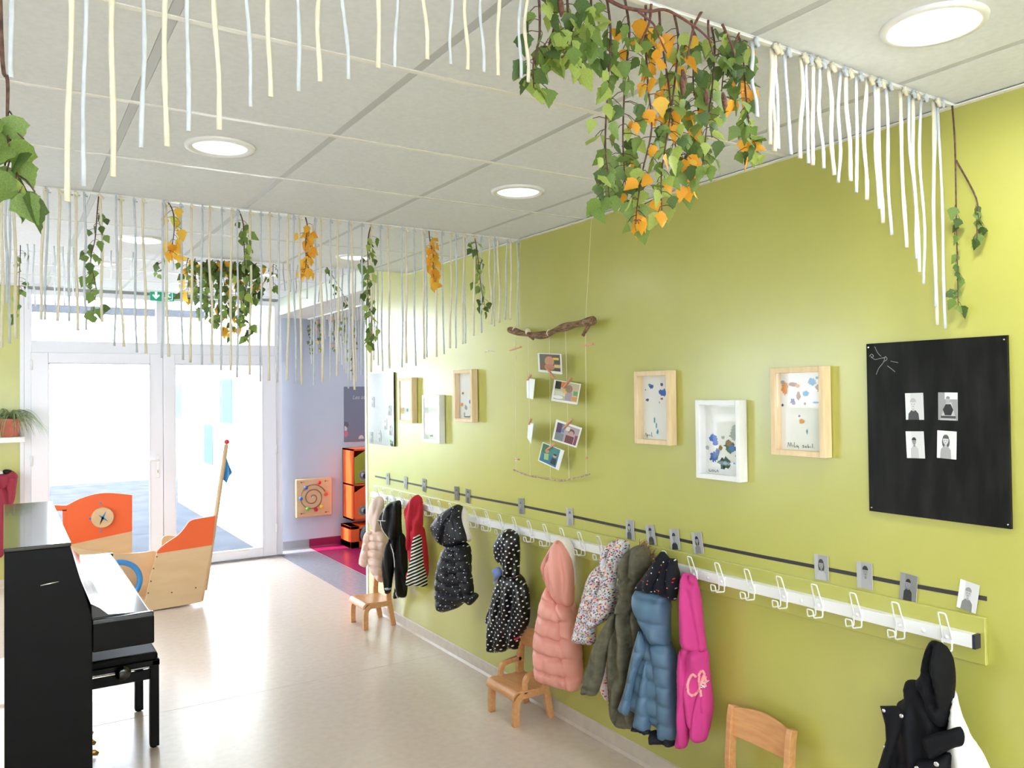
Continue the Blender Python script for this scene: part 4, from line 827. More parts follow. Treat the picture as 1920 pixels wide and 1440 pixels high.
# black board
def board_mat(nt, b): noise_col(rgb(10, 10, 9), rgb(36, 36, 33), 4, (1, 6, 1.4), 6, lo=.4, hi=.8)(nt, b)
M_bb = mat('black_chalkboard', rough=.45, spec=.2, fn=board_mat)
q = [on(1624, 645, 'x', -.012), on(1888, 628, 'x', -.012), on(1894.6, 992, 'x', -.012), on(1628.6, 958, 'x', -.012)]
yl, yr, zt, zb = q[0][1], q[1][1], (q[0][2]+q[1][2])/2, (q[2][2]+q[3][2])/2
bb = thing('blackboard', 'large black chalkboard panel with four portraits at the right of the green wall', 'board', (-.006, (yl+yr)/2, (zt+zb)/2))
box('panel', (-.012, yr, zb), (-.001, yl, zt), M_bb, bb, bevel=.001)
for yy in (yl-.008, yr+.008):
    for zz in (zt-.012, zb+.012): MB().lathe([(.003, 0), (.002, .0015), (.0001, .0015)], (-.012, yy, zz), (-1, 0, 0), 8).build('screw', M_chrome, bb)
M_chalk = mat('chalk', rgb(150, 150, 146), .9)
ck = MB(); r = random.Random(3)
def bpt(u, v): p = on(u, v, 'x', -.0126); return p
for st in ([(1640, 650), (1646, 662), (1652, 668)], [(1632, 667), (1640, 674), (1650, 672), (1660, 670)], [(1660, 668), (1656, 680), (1648, 690), (1643, 702)], [(1670, 677), (1684, 680)], [(1664, 686), (1672, 692), (1678, 697)], [(1630, 668), (1634, 664), (1638, 668), (1633, 671)], [(1656, 672), (1661, 669), (1663, 674), (1657, 678)]):
    ck.tube([bpt(*p) for p in spline(st, 4)], .0009, 4)
ck.build('chalk_scribble', M_chalk, bb)
for lab, u, v, rot, sh in (('portrait of a fair child in dungarees, upper left on the black board', 1714.5, 762, 1, portrait(1, bg=205, hair=175, skin=205, top=60)),
                           ('portrait of a child with a dark shirt outdoors, upper right on the black board', 1777, 762, -1, [(rc(0, 0, 1, 1), g3(150)), (rc(0, 0, .35, .34), g3(150)), (rc(.35, 0, 1, .24), g3(235)), ([(.1, 1), (.42, .35), (.7, .35), (.95, 1)], g3(185)), ([(.25, .62), (.4, .42), (.66, .42), (.8, .62), (.68, .82), (.36, .82)], g3(30)), (ell(.52, .3, .11, .13), g3(170)), (ell(.52, .22, .11, .09, 12, 180, 360), g3(130)), (rc(.15, .84, .92, .93), g3(70))]),
                           ('portrait of a dark haired boy, lower left on the black board', 1716, 834, 2, portrait(3, bg=215, hair=35, skin=150, top=190, small=.22)),
                           ('portrait of a girl with bobbed hair, lower right on the black board', 1775, 834, -2, portrait(4, bg=222, hair=80, skin=205, top=165, long=True))):
    card('portrait_photo', lab, 'photo', wallcard(u, v, .0575, .083, rot, -.0138), NW, sh, 'portraits on the black board')

# glossy board at the far end of the wall
q = [on(690, 700, 'x', -.012), on(738, 698, 'x', -.012), on(738, 838, 'x', -.012), on(690, 832, 'x', -.012)]
yl, yr, zt, zb = q[0][1], q[1][1], q[0][2]-.005, q[2][2]+.003
wbd = thing('display_board', 'shiny board with scattered photos at the door end of the green wall', 'board', (-.006, (yl+yr)/2, (zt+zb)/2))
box('panel', (-.014, yr, zb), (-.001, yl, zt), mat('door_sheen_board', rgb(150, 160, 166), .16, spec=.8, coat=1.), wbd, bevel=.001)  # pale base colour stands in for the door mirrored in a dark board
box('edge_strip', (-.0146, yr-.004, zb), (-.001, yr, zt), mat('dark_edge', rgb(40, 44, 48), .4), wbd)
for i, (u, v, rot, gg) in enumerate(((699, 754, 2, 120), (730.5, 769, -8, 150), (696, 820, 0, 110), (711, 818, 6, 150), (732, 806, -6, 170), (722, 795, 4, 190))):
    card('snapshot', 'small snapshot on the shiny display board, %s of six' % ('upper left', 'upper right', 'lower left corner', 'lower middle', 'lower right', 'centre')[i], 'photo', wallcard(u, v, .06, .08, rot, -.0158), NW, portrait(90+i, bg=gg, hair=50, skin=150, top=80), 'snapshots on the display board')
for i in range(7):
    p = on(735+random.uniform(-6, 2), 833+random.uniform(-8, 3), 'x', -.015); a = random.uniform(0, 6.3); MB().prism([(p[0], p[1]+.012*math.cos(a+t_)*s_, p[2]+.012*math.sin(a+t_)*s_) for t_, s_ in ((0, 1), (.5, .5), (1.2, .9), (2.2, .4), (3.1, 1), (4.2, .5), (5.2, .8))], (-.0006, 0, 0)).build('paper_scrap', mat('paper_scraps', rgb(110, 84, 96), .7), wbd)

# ------------------------------------------------------------------ box frames with finger paintings
def frame(label, tl, br, wood, blots, writing, tilt=0.):
    dep = .042; x1 = -.003; xf = x1-dep
    a = on(tl[0], tl[1], 'x', xf); b = on(br[0], br[1], 'x', xf); yl, yr, zt, zb = a[1], b[1], a[2], b[2]; bw = .02; cy, cz = (yl+yr)/2, (zt+zb)/2
    t = thing('box_frame', label, 'picture frame', (x1, cy, cz), 'box frames with finger paintings')
    mw = M_pine if wood else M_white
    for nm, A, B in (('frame_side', (x1, yl-bw, zb), (xf, yl, zt)), ('frame_side', (x1, yr, zb), (xf, yr+bw, zt)), ('frame_top', (x1, yr+bw, zt-bw), (xf, yl-bw, zt)), ('frame_bottom', (x1, yr+bw, zb), (xf, yl-bw, zb+bw))): box(nm, A, B, mw, t, bevel=.0015)
    xp = x1-.006
    bk = box('backing_paper', (x1-.001, yr+bw*.5, zb+bw*.5), (xp, yl-bw*.5, zt-bw*.5), M_paper, t)
    Q = [(xp, yl-bw, zt-bw), (xp, yr+bw, zt-bw), (xp, yr+bw, zb+bw), (xp, yl-bw, zb+bw)]
    sh = [(blob(*bl[:4], 100+7*i+int(tl[0]), 26, .42), bl[4]) for i, bl in enumerate(blots)]
    flat_print('painting', bk, Q, NW, sh, .0004, mat('finger_paint', rough=.6, fn=_attr))
    Qn = [np.array(q) for q in Q]; wm = MB()
    for st in writing:
        pp = [(Qn[0]*(1-u)+Qn[1]*u)*(1-v)+(Qn[3]*(1-u)+Qn[2]*u)*v+np.array([-.0015, 0, 0]) for u, v in spline(st, 4)]; wm.tube(pp, .0009, 4)
    if writing: wm.build('handwriting', mat('ink', rgb(24, 24, 26), .6), bk)
    box('glass', (xf+.006, yr+bw*.6, zb+bw*.6), (xf+.0075, yl-bw*.6, zt-bw*.6), M_fglass, t)
B1, B2, BR, OC, GN, GY, LB = (60, 106, 196), (36, 88, 160), (150, 100, 54), (218, 146, 46), (46, 84, 68), (166, 172, 172), (70, 150, 190)
def script(x, y, w, kind):
    if kind == 'april': return [[(x, y+.03), (x+.02*w, y-.03), (x+.04*w, y+.03)], [(x+.01*w, y+.005), (x+.035*w, y+.005)], [(x+.055*w, y-.005), (x+.055*w, y+.05)], [(x+.055*w, y), (x+.075*w, y+.005), (x+.06*w, y+.025)], [(x+.09*w, y), (x+.095*w, y+.025)], [(x+.105*w, y), (x+.11*w, y+.025)], [(x+.125*w, y-.03), (x+.128*w, y+.02), (x+.14*w, y+.025)]]
    return []
def scrawl(x, y, n, h=.03, dx=.03, seed=0):
    r = random.Random(seed); out = []
    for i in range(n):
        k = r.randrange(4); X = x+i*dx
        if k == 0: out.append([(X, y-h), (X+.002, y), (X+dx*.5, y-h*.1), (X+dx*.6, y-h*.5)])
        elif k == 1: out.append([(X+dx*.5, y-h*.5), (X, y-h*.4), (X+.002, y), (X+dx*.5, y-h*.1), (X+dx*.52, y-h*.5), (X+dx*.56, y)])
        elif k == 2: out.append([(X, y-h*.5), (X+.003, y), (X+dx*.4, y), (X+dx*.45, y-h*.5), (X+dx*.5, y)])
        else: out.append([(X, y-h), (X, y)]); out.append([(X, y-h*.4), (X+dx*.4, y-h*.55), (X+dx*.45, y)])
    return out
frame('natural wood box frame with blue paint dabs, left of the white frame', (1188, 697), (1256, 835.7), True,
      [(.30, .17, .09, .04, B2), (.24, .14, .05, .02, LB), (.66, .14, .05, .03, (80, 80, 180)), (.72, .27, .14, .06, B1), (.62, .25, .09, .03, B1), (.9, .38, .07, .07, LB), (.66, .36, .05, .02, BR), (.16, .38, .06, .025, (70, 80, 150)), (.4, .70, .03, .05, LB), (.46, .78, .025, .05, LB), (.5, .88, .04, .04, LB), (.58, .42, .02, .02, GY), (.1, .22, .02, .01, B2), (.82, .47, .02, .01, B1)],
      [[(.06, .96), (.09, .91), (.12, .96)], [(.14, .93), (.14, .985)], [(.14, .93), (.18, .94), (.15, .955)], [(.21, .93), (.215, .955)], [(.25, .93), (.255, .955)], [(.29, .89), (.295, .955), (.32, .955)]])
frame('white box frame with a dark green paint circle, hung lowest on the right', (1303, 750), (1388, 905), False,
      [(.82, .42, .16, .09, GY), (.80, .34, .09, .06, GY), (.22, .48, .13, .06, B1), (.28, .55, .09, .05, B1), (.42, .62, .06, .045, BR), (.68, .60, .17, .10, GN), (.66, .55, .10, .05, BR), (.74, .62, .09, .05, B1), (.24, .76, .14, .08, B2), (.34, .68, .07, .05, (70, 90, 170)), (.54, .84, .19, .095, GN), (.56, .83, .06, .03, (80, 140, 130)), (.06, .63, .06, .035, GY), (.5, .47, .05, .03, GY), (.86, .72, .05, .02, GY), (.8, .83, .04, .015, LB)],
      [[(.1, .945), (.1, .975), (.15, .975)], [(.2, .95), (.17, .96), (.2, .975), (.23, .96), (.2, .95)], [(.26, .945), (.26, .975), (.29, .975)], [(.31, .975), (.33, .945), (.36, .975)]])
frame('natural wood box frame with ochre paint marks beside the black board', (1443, 690), (1546, 859.5), True,
      [(.10, .20, .09, .09, OC), (.05, .12, .05, .03, GY), (.28, .15, .12, .03, BR), (.40, .17, .06, .03, OC), (.72, .12, .10, .05, LB), (.84, .07, .05, .02, LB), (.92, .20, .13, .08, BR), (.58, .27, .08, .05, LB), (.41, .30, .06, .06, BR), (.28, .37, .06, .04, (70, 70, 150)), (.3, .4, .05, .02, BR), (.80, .385, .08, .015, (100, 150, 190)), (.94, .35, .05, .05, (180, 110, 90)), (.56, .40, .03, .02, BR), (.48, .63, .06, .035, OC), (.43, .56, .03, .015, (150, 110, 170)), (.60, .76, .022, .04, LB), (.04, .42, .03, .02, (80, 80, 170)), (.94, .74, .01, .008, GY)],
      [[(.14, .97), (.16, .91), (.19, .96), (.22, .91), (.23, .96)], [(.26, .94), (.265, .965)], [(.3, .905), (.3, .965), (.33, .96)], [(.37, .94), (.35, .955), (.37, .965), (.39, .95), (.4, .985)], [(.52, .935), (.49, .945), (.52, .96), (.49, .97)], [(.57, .945), (.54, .955), (.57, .965), (.58, .945)], [(.61, .92), (.61, .965), (.64, .955), (.61, .945)], [(.67, .945), (.675, .965)], [(.71, .91), (.715, .965)], [(.75, .963), (.755, .965)]])
frame('natural wood box frame nearest the shiny display board', (746.4, 709), (772.4, 794), True, [(.3, .75, .1, .05, LB), (.6, .4, .1, .05, BR)], [])
frame('white box frame hung low between two wooden ones', (791, 741), (824, 832), False, [(.85, .25, .1, .03, (120, 140, 200)), (.95, .85, .05, .03, (100, 130, 200)), (.7, .1, .06, .02, (150, 170, 220))], scrawl(.14, .93, 3, .05, .07, 5))
frame('natural wood box frame with small orange and blue dabs near the hanging mobile', (849.4, 694.7), (885, 792), True,
      [(.14, .70, .1, .05, OC), (.2, .44, .08, .03, BR), (.68, .63, .09, .05, B1), (.74, .74, .08, .03, (90, 90, 190)), (.4, .76, .1, .06, GY), (.3, .9, .05, .04, GY), (.8, .9, .02, .02, B1)], scrawl(.28, .975, 8, .05, .075, 9))

# ------------------------------------------------------------------ hanging photo mobile
XM = -.055
def wp(u, v, x=XM): return on(u, v, 'x', x)
mo = thing('photo_mobile', 'driftwood stick with threads down to a thin lower twig', 'mobile', tuple(wp(1035, 620)))
st = spline([wp(955, 618), wp(985, 626), wp(1020, 628), (wp(1050, 616)), wp(1080, 608), wp(1112, 601)], 6)
MB().tube(st, [.015+.004*math.sin(i*.7)+.004*i/len(st) for i in range(len(st))], 12).build('driftwood_stick', M_drift, mo, smooth=True)
MB().tube([wp(1107, 602), wp(1101, 615), wp(1093, 629)], [.011, .009, .008], 10).tube([wp(993, 630), wp(1000, 636)], [.008, .006], 8).tube([wp(1024, 627), wp(1024, 634)], [.006, .004], 8).build('stub', M_drift, mo, smooth=True)
M_cut = mat('cut_wood', rgb(216, 168, 128), .7)
MB().lathe([(.0085, 0), (.0001, .0004)], wp(1093, 629.4), (wp(1093, 629)-wp(1101, 615)), 10).build('cut_end', M_cut, mo)
ls = spline([wp(963, 881), wp(985, 890), wp(1010, 895), wp(1050, 901), (wp(1075, 897)), wp(1106, 889)], 5)
MB().tube(ls, [.0042+.0012*math.sin(i*1.7) for i in range(len(ls))], 8).build('lower_twig', mat('pale_twig', rough=.8, fn=noise_col(rgb(150, 124, 100), rgb(196, 176, 150), 80)), mo, smooth=True)
for a, b in (((990, 622), (994, 891)), ((1030, 624), (1032, 898)), ((1060, 612), (1067, 899)), ((966, 619), (967, 883)), ((1098, 604), (1099, 891))):
    p, q_ = wp(*a), wp(*b); MB().tube([p, (p+q_)/2+np.array([.003, .003, 0]), q_], .0011, 5).build('thread', M_thread, mo)
    MB().lathe([(.017, -.003), (.019, 0), (.017, .003)], p, (0, 1, 0), 14).build('wrap', M_thread, mo, smooth=True)
for a in ((966, 617), (1098, 602)):
    p = wp(*a); MB().tube([p, (-.012, p[1], H-.012)], .0009, 5).build('hanging_thread', M_thread, mo)
FM = (900, 560, 4.)
def mq(c, b=90., x=XM-.004):
    cu = FM[0]+sum(p[0] for p in c)/4/FM[2]; cv = FM[1]+sum(p[1] for p in c)/4/FM[2]; c0 = on(cu, cv, 'x', x); pl = Plane((c0[0], c0[1]), b)
    return [pl.w(*pl.st(FM[0]+p[0]/FM[2], FM[1]+p[1]/FM[2])) for p in c], pl.n
W_ = (246, 246, 242)
im = {1: [(rc(.08, .04, .95, .88), (104, 72, 54)), (rc(.08, .04, .35, .5), (86, 86, 66)), (rc(.62, .1, .95, .5), (60, 56, 40)), (rc(.66, .2, .9, .32), (216, 190, 60)), (ell(.5, .4, .2, .26), (196, 138, 100)), (ell(.5, .7, .22, .16), (180, 120, 90)), (rc(.7, .55, .95, .7), (214, 196, 120)), (rc(.7, .74, .94, .86), (40, 40, 40))],
      3: [(rc(.08, .04, .97, .9), (196, 186, 150)), (rc(.08, .04, .3, .4), (40, 36, 36)), (rc(.3, .04, .5, .3), (214, 120, 60)), (rc(.1, .5, .5, .7), (210, 214, 190)), (ell(.62, .34, .13, .2), (150, 120, 100)), (rc(.52, .5, .76, .88), (170, 150, 170)), (rc(.4, .45, .56, .56), (230, 190, 70)), (ell(.25, .78, .2, .08), (236, 236, 236)), (rc(.8, .4, .95, .6), (110, 160, 90)), (rc(.78, .66, .95, .86), (214, 150, 70))],
      5: [(rc(.08, .1, .95, .92), (180, 160, 170)), (rc(.08, .1, .28, .55), (86, 60, 90)), (rc(.28, .1, .4, .5), (86, 130, 180)), (rc(.08, .55, .42, .92), (120, 130, 140)), (ell(.68, .36, .12, .15), (90, 70, 60)), (ell(.68, .42, .09, .11), (200, 150, 130)), (rc(.5, .55, .82, .92), (110, 50, 60)), (rc(.85, .45, .95, .92), (140, 60, 90)), (rc(.45, .15, .6, .35), (220, 216, 210))],
      6: [(rc(.04, .04, .84, .94), (56, 128, 130)), (rc(.04, .04, .3, .5), (60, 110, 70)), (rc(.1, .5, .84, .94), (34, 110, 150)), (ell(.3, .35, .09, .1), (190, 150, 110)), ([(.2, .5), (.4, .45), (.45, .75), (.25, .8)], (150, 190, 120)), (ell(.68, .42, .08, .09), (200, 160, 130)), (ell(.68, .37, .08, .05), (40, 40, 40)), ([(.58, .55), (.78, .55), (.8, .85), (.56, .85)], (24, 30, 40))]}
for k, lab, c, b in ((1, 'instant photo in warm browns, topmost on the mobile', [(432, 408), (608, 415), (615, 568), (438, 548)], 90), (2, 'photo seen from its white back, upper left on the mobile', [(340, 592), (412, 605), (398, 755), (352, 745)], 116),
                     (3, 'instant photo of a child at a table, right on the mobile', [(556, 606), (757, 640), (728, 795), (533, 765)], 90), (4, 'photo turned edge-on, lower left on the mobile', [(362, 930), (402, 935), (382, 1088), (355, 1045)], 116),
                     (5, 'instant photo with mauve colours, lower right on the mobile', [(572, 905), (765, 970), (722, 1118), (540, 1060)], 90), (6, 'instant photo in teal, lowest on the mobile', [(470, 1075), (632, 1140), (590, 1288), (435, 1215)], 90)):
    Q, nn = mq(c, b); card('instant_photo', lab, 'photo', Q, nn, im.get(k, [(rc(.05, .05, .95, .95), (232, 238, 244))]), 'photos pegged to the mobile')
def pin(label, a, b, x=XM-.012):
    p, q_ = on(*a, 'x', x), on(*b, 'x', x); d = (q_-p)/np.linalg.norm(q_-p); s_ = np.cross(d, np.array([1., 0, 0])); w = .0045
    t = thing('clothespin', label, 'clothespin', tuple((p+q_)/2), 'little clothespins of the mobile')
    for off in (-.004, .004):
        o_ = np.array([off, 0, 0]); MB().prism([p+s_*w*.7+o_, p-s_*w*.7+o_, q_-s_*w+o_, q_+s_*w+o_], (.003, 0, 0)).build('wooden_jaw', mat('peg_wood', rgb(214, 160, 118), .6), t)
    MB().lathe([(.003, -.006), (.003, .006)], (p+q_)/2, s_, 8).build('spring', M_chrome, t)
z4 = lambda a, b: (900+a/4, 560+b/4)
for lab, a, b in (('clothespin clipped under the topmost photo', (500, 522), (555, 598)), ('clothespin on the upper left photo', (352, 612), (380, 572)), ('clothespin on the photo of a child at a table', (625, 670), (685, 590)), ('clothespin on the edge-on photo', (365, 945), (382, 900)),
                  ('clothespin on the mauve photo', (622, 975), (690, 902)), ('clothespin on the teal photo', (500, 1135), (560, 1085)), ('loose clothespin left below the driftwood', (222, 388), (306, 360)), ('loose clothespin right below the driftwood', (768, 352), (850, 340)),
                  ('clothespin low on the left thread', (250, 1206), (290, 1206)), ('clothespin low on the right thread', (792, 1202), (803, 1192))):
    pin(lab, z4(*a), z4(*b))
p = wp(917, 660, -.012); o = MB().tube([wp(909, 661, -.002), wp(912, 658, -.02), wp(918, 657, -.02), wp(928, 660, -.004)], .0016, 5).build('wall_hook', M_chrome, loc=tuple(p), smooth=True); tag(o, 'tiny wire hook in the green wall left of the mobile', 'hook')

# ------------------------------------------------------------------ toddler chairs against the green wall
def chair(label, y0, y1, xf=-.275, xb=-.045, sh=.175, th=.40, arms=False, rest=.085):
    t = thing('toddler_chair', label, 'chair', ((xf+xb)/2, (y0+y1)/2, 0), 'small beech chairs'); lw, lt = .036, .024
    def path_leg(y, pts, nm, w=lw):
        mb = MB(); sp = spline(pts, 6); vs_ = []; n = len(sp)
        for i, p in enumerate(sp):
            d = (sp[min(i+1, n-1)]-sp[max(i-1, 0)]); d = d/np.linalg.norm(d); q = np.array([d[1], -d[0]])
            for s_, e in ((1, 0), (-1, 0), (-1, 1), (1, 1)): vs_.append((p[0]+q[0]*s_*w/2, y+e*lt, p[1]+q[1]*s_*w/2))
        fs = [(i*4+a, i*4+(a+1) % 4, i*4+4+(a+1) % 4, i*4+4+a) for i in range(n-1) for a in range(4)]+[(0, 1, 2, 3), ((n-1)*4+3, (n-1)*4+2, (n-1)*4+1, (n-1)*4)]
        return mb.add(vs_, fs).build(nm, M_beech, t, bevel=.003)
    rz_ = sh-.030
    for y in (y0, y1-lt):
        path_leg(y, [(xf+.018, 0), (xf+.018, rz_*.55), (xf+.026, rz_*.86), (xf+.055, rz_), (xf+.11, rz_+.001), (xb-.045, rz_+.004)], 'leg')
        path_leg(y, [(xb, 0), (xb-.022, sh*.6), (xb-.036, sh*1.05), (xb-.034, sh+.06), (xb-.024, th-.05), (xb-.012, th)], 'leg')
        if arms: path_leg(y, [(xf+.075, rz_+.005), (xf+.075, rz_+.055), (xf+.090, rz_+.085), (xf+.125, rz_+.094), (xb-.03, rz_+.10)], 'armrest', .024)
    prof_ = [(xf-.004, sh-.034), (xf+.001, sh-.020), (xf+.012, sh-.008), (xf+.03, sh-.001), (xf+.08, sh-.004), (xb-.06, sh-.006), (xb-.015, sh+.002)]
    sp = spline(prof_, 4); mb = MB(); n = len(sp); vs_ = []
    for p in sp:
        for e, dz in ((y0-.004, 0), (y1+.004, 0), (y1+.004, -.011), (y0-.004, -.011)): vs_.append((p[0]-(.004 if dz == 0 else 0), e, p[1]+dz))
    mb.add(vs_, [(i*4+a, i*4+(a+1) % 4, i*4+4+(a+1) % 4, i*4+4+a) for i in range(n-1) for a in range(4)]+[(0, 1, 2, 3), ((n-1)*4+3, (n-1)*4+2, (n-1)*4+1, (n-1)*4)]).build('seat', M_beech, t, bevel=.003)
    vs_ = []; n = 13; mb = MB()
    for i in range(n):
        a = i/(n-1); y = y0+lt*.3+(y1-y0-lt*.6)*a; bow = .016*math.sin(math.pi*a); x = xb-.030+bow; tp_ = th-.006+.020*math.sin(math.pi*a); bt = th-rest-.006*math.sin(math.pi*a)
        vs_ += [(x-.007, y, bt), (x+.004, y, bt), (x+.012, y, tp_), (x+.001, y, tp_)]
    mb.add(vs_, [(i*4+a, i*4+(a+1) % 4, i*4+4+(a+1) % 4, i*4+4+a) for i in range(n-1) for a in range(4)]+[(0, 1, 2, 3), ((n-1)*4+3, (n-1)*4+2, (n-1)*4+1, (n-1)*4)]).build('backrest', M_beech, t, bevel=.003)
    return t
chair('beech toddler chair under the black jacket near the recess', 5.300, 5.565, sh=.19, th=.40)
chair('beech toddler chair with armrests beside the salmon puffer coat', 3.350, 3.605, sh=.175, th=.405, arms=True)
chair('beech toddler chair at the bottom edge of the picture, only its back in view', 1.850, 2.140, xf=-.31, xb=-.05, sh=.23, th=.462, rest=.105)

# ------------------------------------------------------------------ upright piano and bench
py0, py1 = 3.5, 4.95
pn = thing('upright_piano', 'black glossy upright piano seen from its end', 'piano', (-2.2, 4.22, 0))
pr = [(-2.395, .0), (-2.107, .0), (-2.107, .803), (-2.181, 1.085), (-2.395, 1.085)]
for nm, ya_ in (('end_panel', py0), ('end_panel', py1-.03)): MB().prism([(x, ya_, z) for x, z in pr], (0, .03, 0)).build(nm, M_blackpanel, pn, bevel=.003)
box('back_panel', (-2.392, py0+.03, .02), (-2.36, py1-.03, 1.085), M_blackpanel, pn)
MB().prism([(-2.197, py0+.03, 1.084), (-2.118, py0+.03, .80), (-2.135, py0+.03, .80), (-2.215, py0+.03, 1.084)], (0, py1-py0-.06, 0)).build('upper_front_panel', M_black, pn)
box('lower_front_panel', (-2.16, py0+.03, .06), (-2.14, py1-.03, .67), M_black, pn)
box('top_lid', (-2.397, py0-.004, 1.085), (-2.178, py1+.004, 1.100), M_black, pn, bevel=.003)
box('keybed', (-2.107, py0, .664), (-1.885, py1, .775), M_blackpanel, pn, bevel=.006)
fb_ = MB().prism([(-2.11, py0+.02, .775), (-1.9, py0+.02, .775), (-1.893, py0+.02, .782), (-1.90, py0+.02, .789), (-2.05, py0+.02, .800), (-2.08, py0+.02, .83), (-2.11, py0+.02, .85)], (0, py1-py0-.04, 0)).build('key_cover', M_black, pn, bevel=.003)
for x in (-2.107,): pass
for yy in (py0, py1-.028): box('cheek_block', (-2.107, yy, .77), (-1.887, yy+.028, .792), M_black, pn, bevel=.005)
for yy in (4.10, 4.23, 4.36): MB().tube([(-2.14, yy, .05), (-2.09, yy, .052), (-2.05, yy, .045), (-2.035, yy, .036)], [.007, .010, .013, .008], 10, flat=.5).build('pedal', M_brass, pn, smooth=True)
for yy in (3.7, 4.75): MB().lathe([(.02, 0), (.02, .03)], (-2.12, yy, 0), n=12).build('caster', M_chrome, pn, smooth=True)
o = MB().tube([(-2.28, py0-.006, .95), (-2.22, py0-.006, .957)], .003, 6).build('hinge_pin', M_chrome, pn, smooth=True)
bx0, bx1, by0, by1 = -2.10, -1.775, 4.105, 4.66
bn = thing('piano_bench', 'black adjustable piano bench with round side knob', 'bench', ((bx0+bx1)/2, (by0+by1)/2, 0))
box('seat_pad', (bx0+.005, by0+.01, .405), (bx1-.005, by1-.01, .448), mat('black_vinyl', rgb(8, 8, 9), .6, spec=.2), bn, bevel=.014)
for nm, A, B in (('seat_frame', (bx0, by0, .388), (bx1, by0+.03, .412)), ('seat_frame', (bx0, by1-.03, .388), (bx1, by1, .412)), ('seat_frame', (bx0, by0, .388), (bx0+.03, by1, .412)), ('seat_frame', (bx1-.03, by0, .388), (bx1, by1, .412)),
                 ('apron', (bx0+.02, by0+.008, .325), (bx1-.02, by0+.026, .370)), ('apron', (bx0+.02, by1-.026, .325), (bx1-.02, by1-.008, .370)), ('apron', (bx0+.008, by0+.02, .325), (bx0+.026, by1-.02, .37)), ('apron', (bx1-.026, by0+.02, .325), (bx1-.008, by1-.02, .37))): box(nm, A, B, M_blackpanel, bn, bevel=.002)
for x in (bx0+.002, bx1-.042):
    for y in (by0+.002, by1-.042):
        l = MB().box((x, y, .008), (x+.04, y+.04, .39)).build('leg', M_blackpanel, bn, bevel=.003); MB().lathe([(.012, 0), (.012, .01)], (x+.02, y+.02, 0), n=10).build('foot', M_blackpanel, l)
MB().lathe([(.014, 0), (.014, .02), (.030, .024), (.034, .034), (.030, .046), (.02, .050), (.0001, .051)], (-1.934, by0+.008, .385), (0, -1, 0), 24).build('adjusting_knob', M_black, bn, smooth=True)
MB().tube([(bx0+.03, by0+.02, .38), (bx1-.03, by0+.02, .38)], .006, 8).build('lift_rod', M_chrome, bn)

# ------------------------------------------------------------------ wooden play boat
YB1, YB2, YB3 = 6.70, 6.98, 7.32
bo = thing('play_boat', 'orange and birch plywood play boat with compass, steering wheel and flag', 'toy boat', (-1.5, 7.0, 0))
A = lambda u, v, y: on(u, v, 'y', y)
def slab(name, px, y, m, parent, th=.018, smooth_top=False): return MB().prism([A(u, v, y) for u, v in px], (0, th, 0)).build(name, m, parent, bevel=.002)
ob_ = [tuple(p) for p in spline([(294, 1036), (300, 1028), (315, 1016), (333, 1004), (346, 990), (354, 979), (364, 974), (380, 971), (404, 967)], 3)]
slab('bow_top_panel', ob_+[(398, 1022), (294.5, 1038)], YB1, M_orange, bo)
slab('bow_panel', [(294.5, 1038), (398, 1022), (377, 1129), (268, 1148), (282, 1080)], YB1, M_birch, bo)
for u, v in ((322, 1111), (367, 1102), (294, 1044), (288, 1066), (283, 1090), (278, 1112)): MB().lathe([(.006, 0), (.004, .002), (.0001, .002)], A(u, v, YB1), (0, -1, 0), 8).build('screw', mat('dark_screw', rgb(90, 66, 46), .5), bo)
low = [tuple(p) for p in spline([(128, 1022), (160, 1030), (205, 1037), (255, 1037), (288, 1033), (293, 1036)], 3)]
slab('side_panel', low+[(278, 1120), (150, 1150), (128, 1150)], YB2, M_birch, bo)
box('deck', (-1.95, YB1+.02, .05), (-1.10, YB3, .068), M_birch, bo); box('deck_riser', (-1.95, YB1+.03, 0.), (-1.93, YB3, .05), M_birch, bo)
st_ = [tuple(p) for p in spline([(125, 948), (150, 935), (180, 926), (205, 924), (230, 926), (248, 928)], 3)]
slab('stern_top_panel', st_+[(248, 996), (128, 1022)], YB3, M_orange, bo)
slab('stern_panel', [(128, 1022), (248, 996), (248, 1075), (132, 1100)], YB3, M_birch, bo)
sp_ = MB(); yS = YB3+.002
for pol in ([(98, 947), (125, 948), (125, 958), (98, 958)], [(117, 956), (126, 956), (128, 1022), (119, 1010)], [(98, 955), (104, 955), (104, 1000), (98, 1000)]): sp_.prism([A(u, v, yS) for u, v in pol], (0, .018, 0))
sp_.build('handle_panel', M_orange, bo)
slab('inner_seat_back', [(303, 1030), (303, 1012), (307, 1006), (314, 1004), (335, 1005), (335, 1030)], YB3+.02, M_birch, bo)
c = A(192, 970, YB3); cr = .082
cp = MB().lathe([(cr, 0), (cr, .026), (cr-.005, .031), (.0001, .031)], c, (0, -1, 0), 36).build('compass_disc', M_birch, bo, smooth=False)
def needle(a, l, w, m, nm):
    a = math.radians(a); dx, dz = math.cos(a), math.sin(a); q0 = c+np.array([0, -.0325, 0])
    MB().prism([q0+np.array([-dz*w, 0, dx*w]), q0+np.array([dz*w, 0, -dx*w]), q0+np.array([dx*l, 0, dz*l])], (0, .002, 0)).build(nm, m, cp)
for a, l in ((64, .060), (140, .042), (-40, .054)): needle(a, l, .009, M_cyan, 'compass_needle')
needle(-112, .064, .009, mat('black_paint', rgb(16, 16, 16), .5), 'compass_needle')
for u, v in ((188.5, 943.5), (169, 972.5), (188.5, 995.5)): MB().lathe([(.009, 0), (.007, .003), (.0001, .003)], A(u, v, YB3), (0, -1, 0), 10).build('blue_peg', M_cyan, bo)
wc = np.array([-1.652, YB2-.12, .225]); Rw = .152
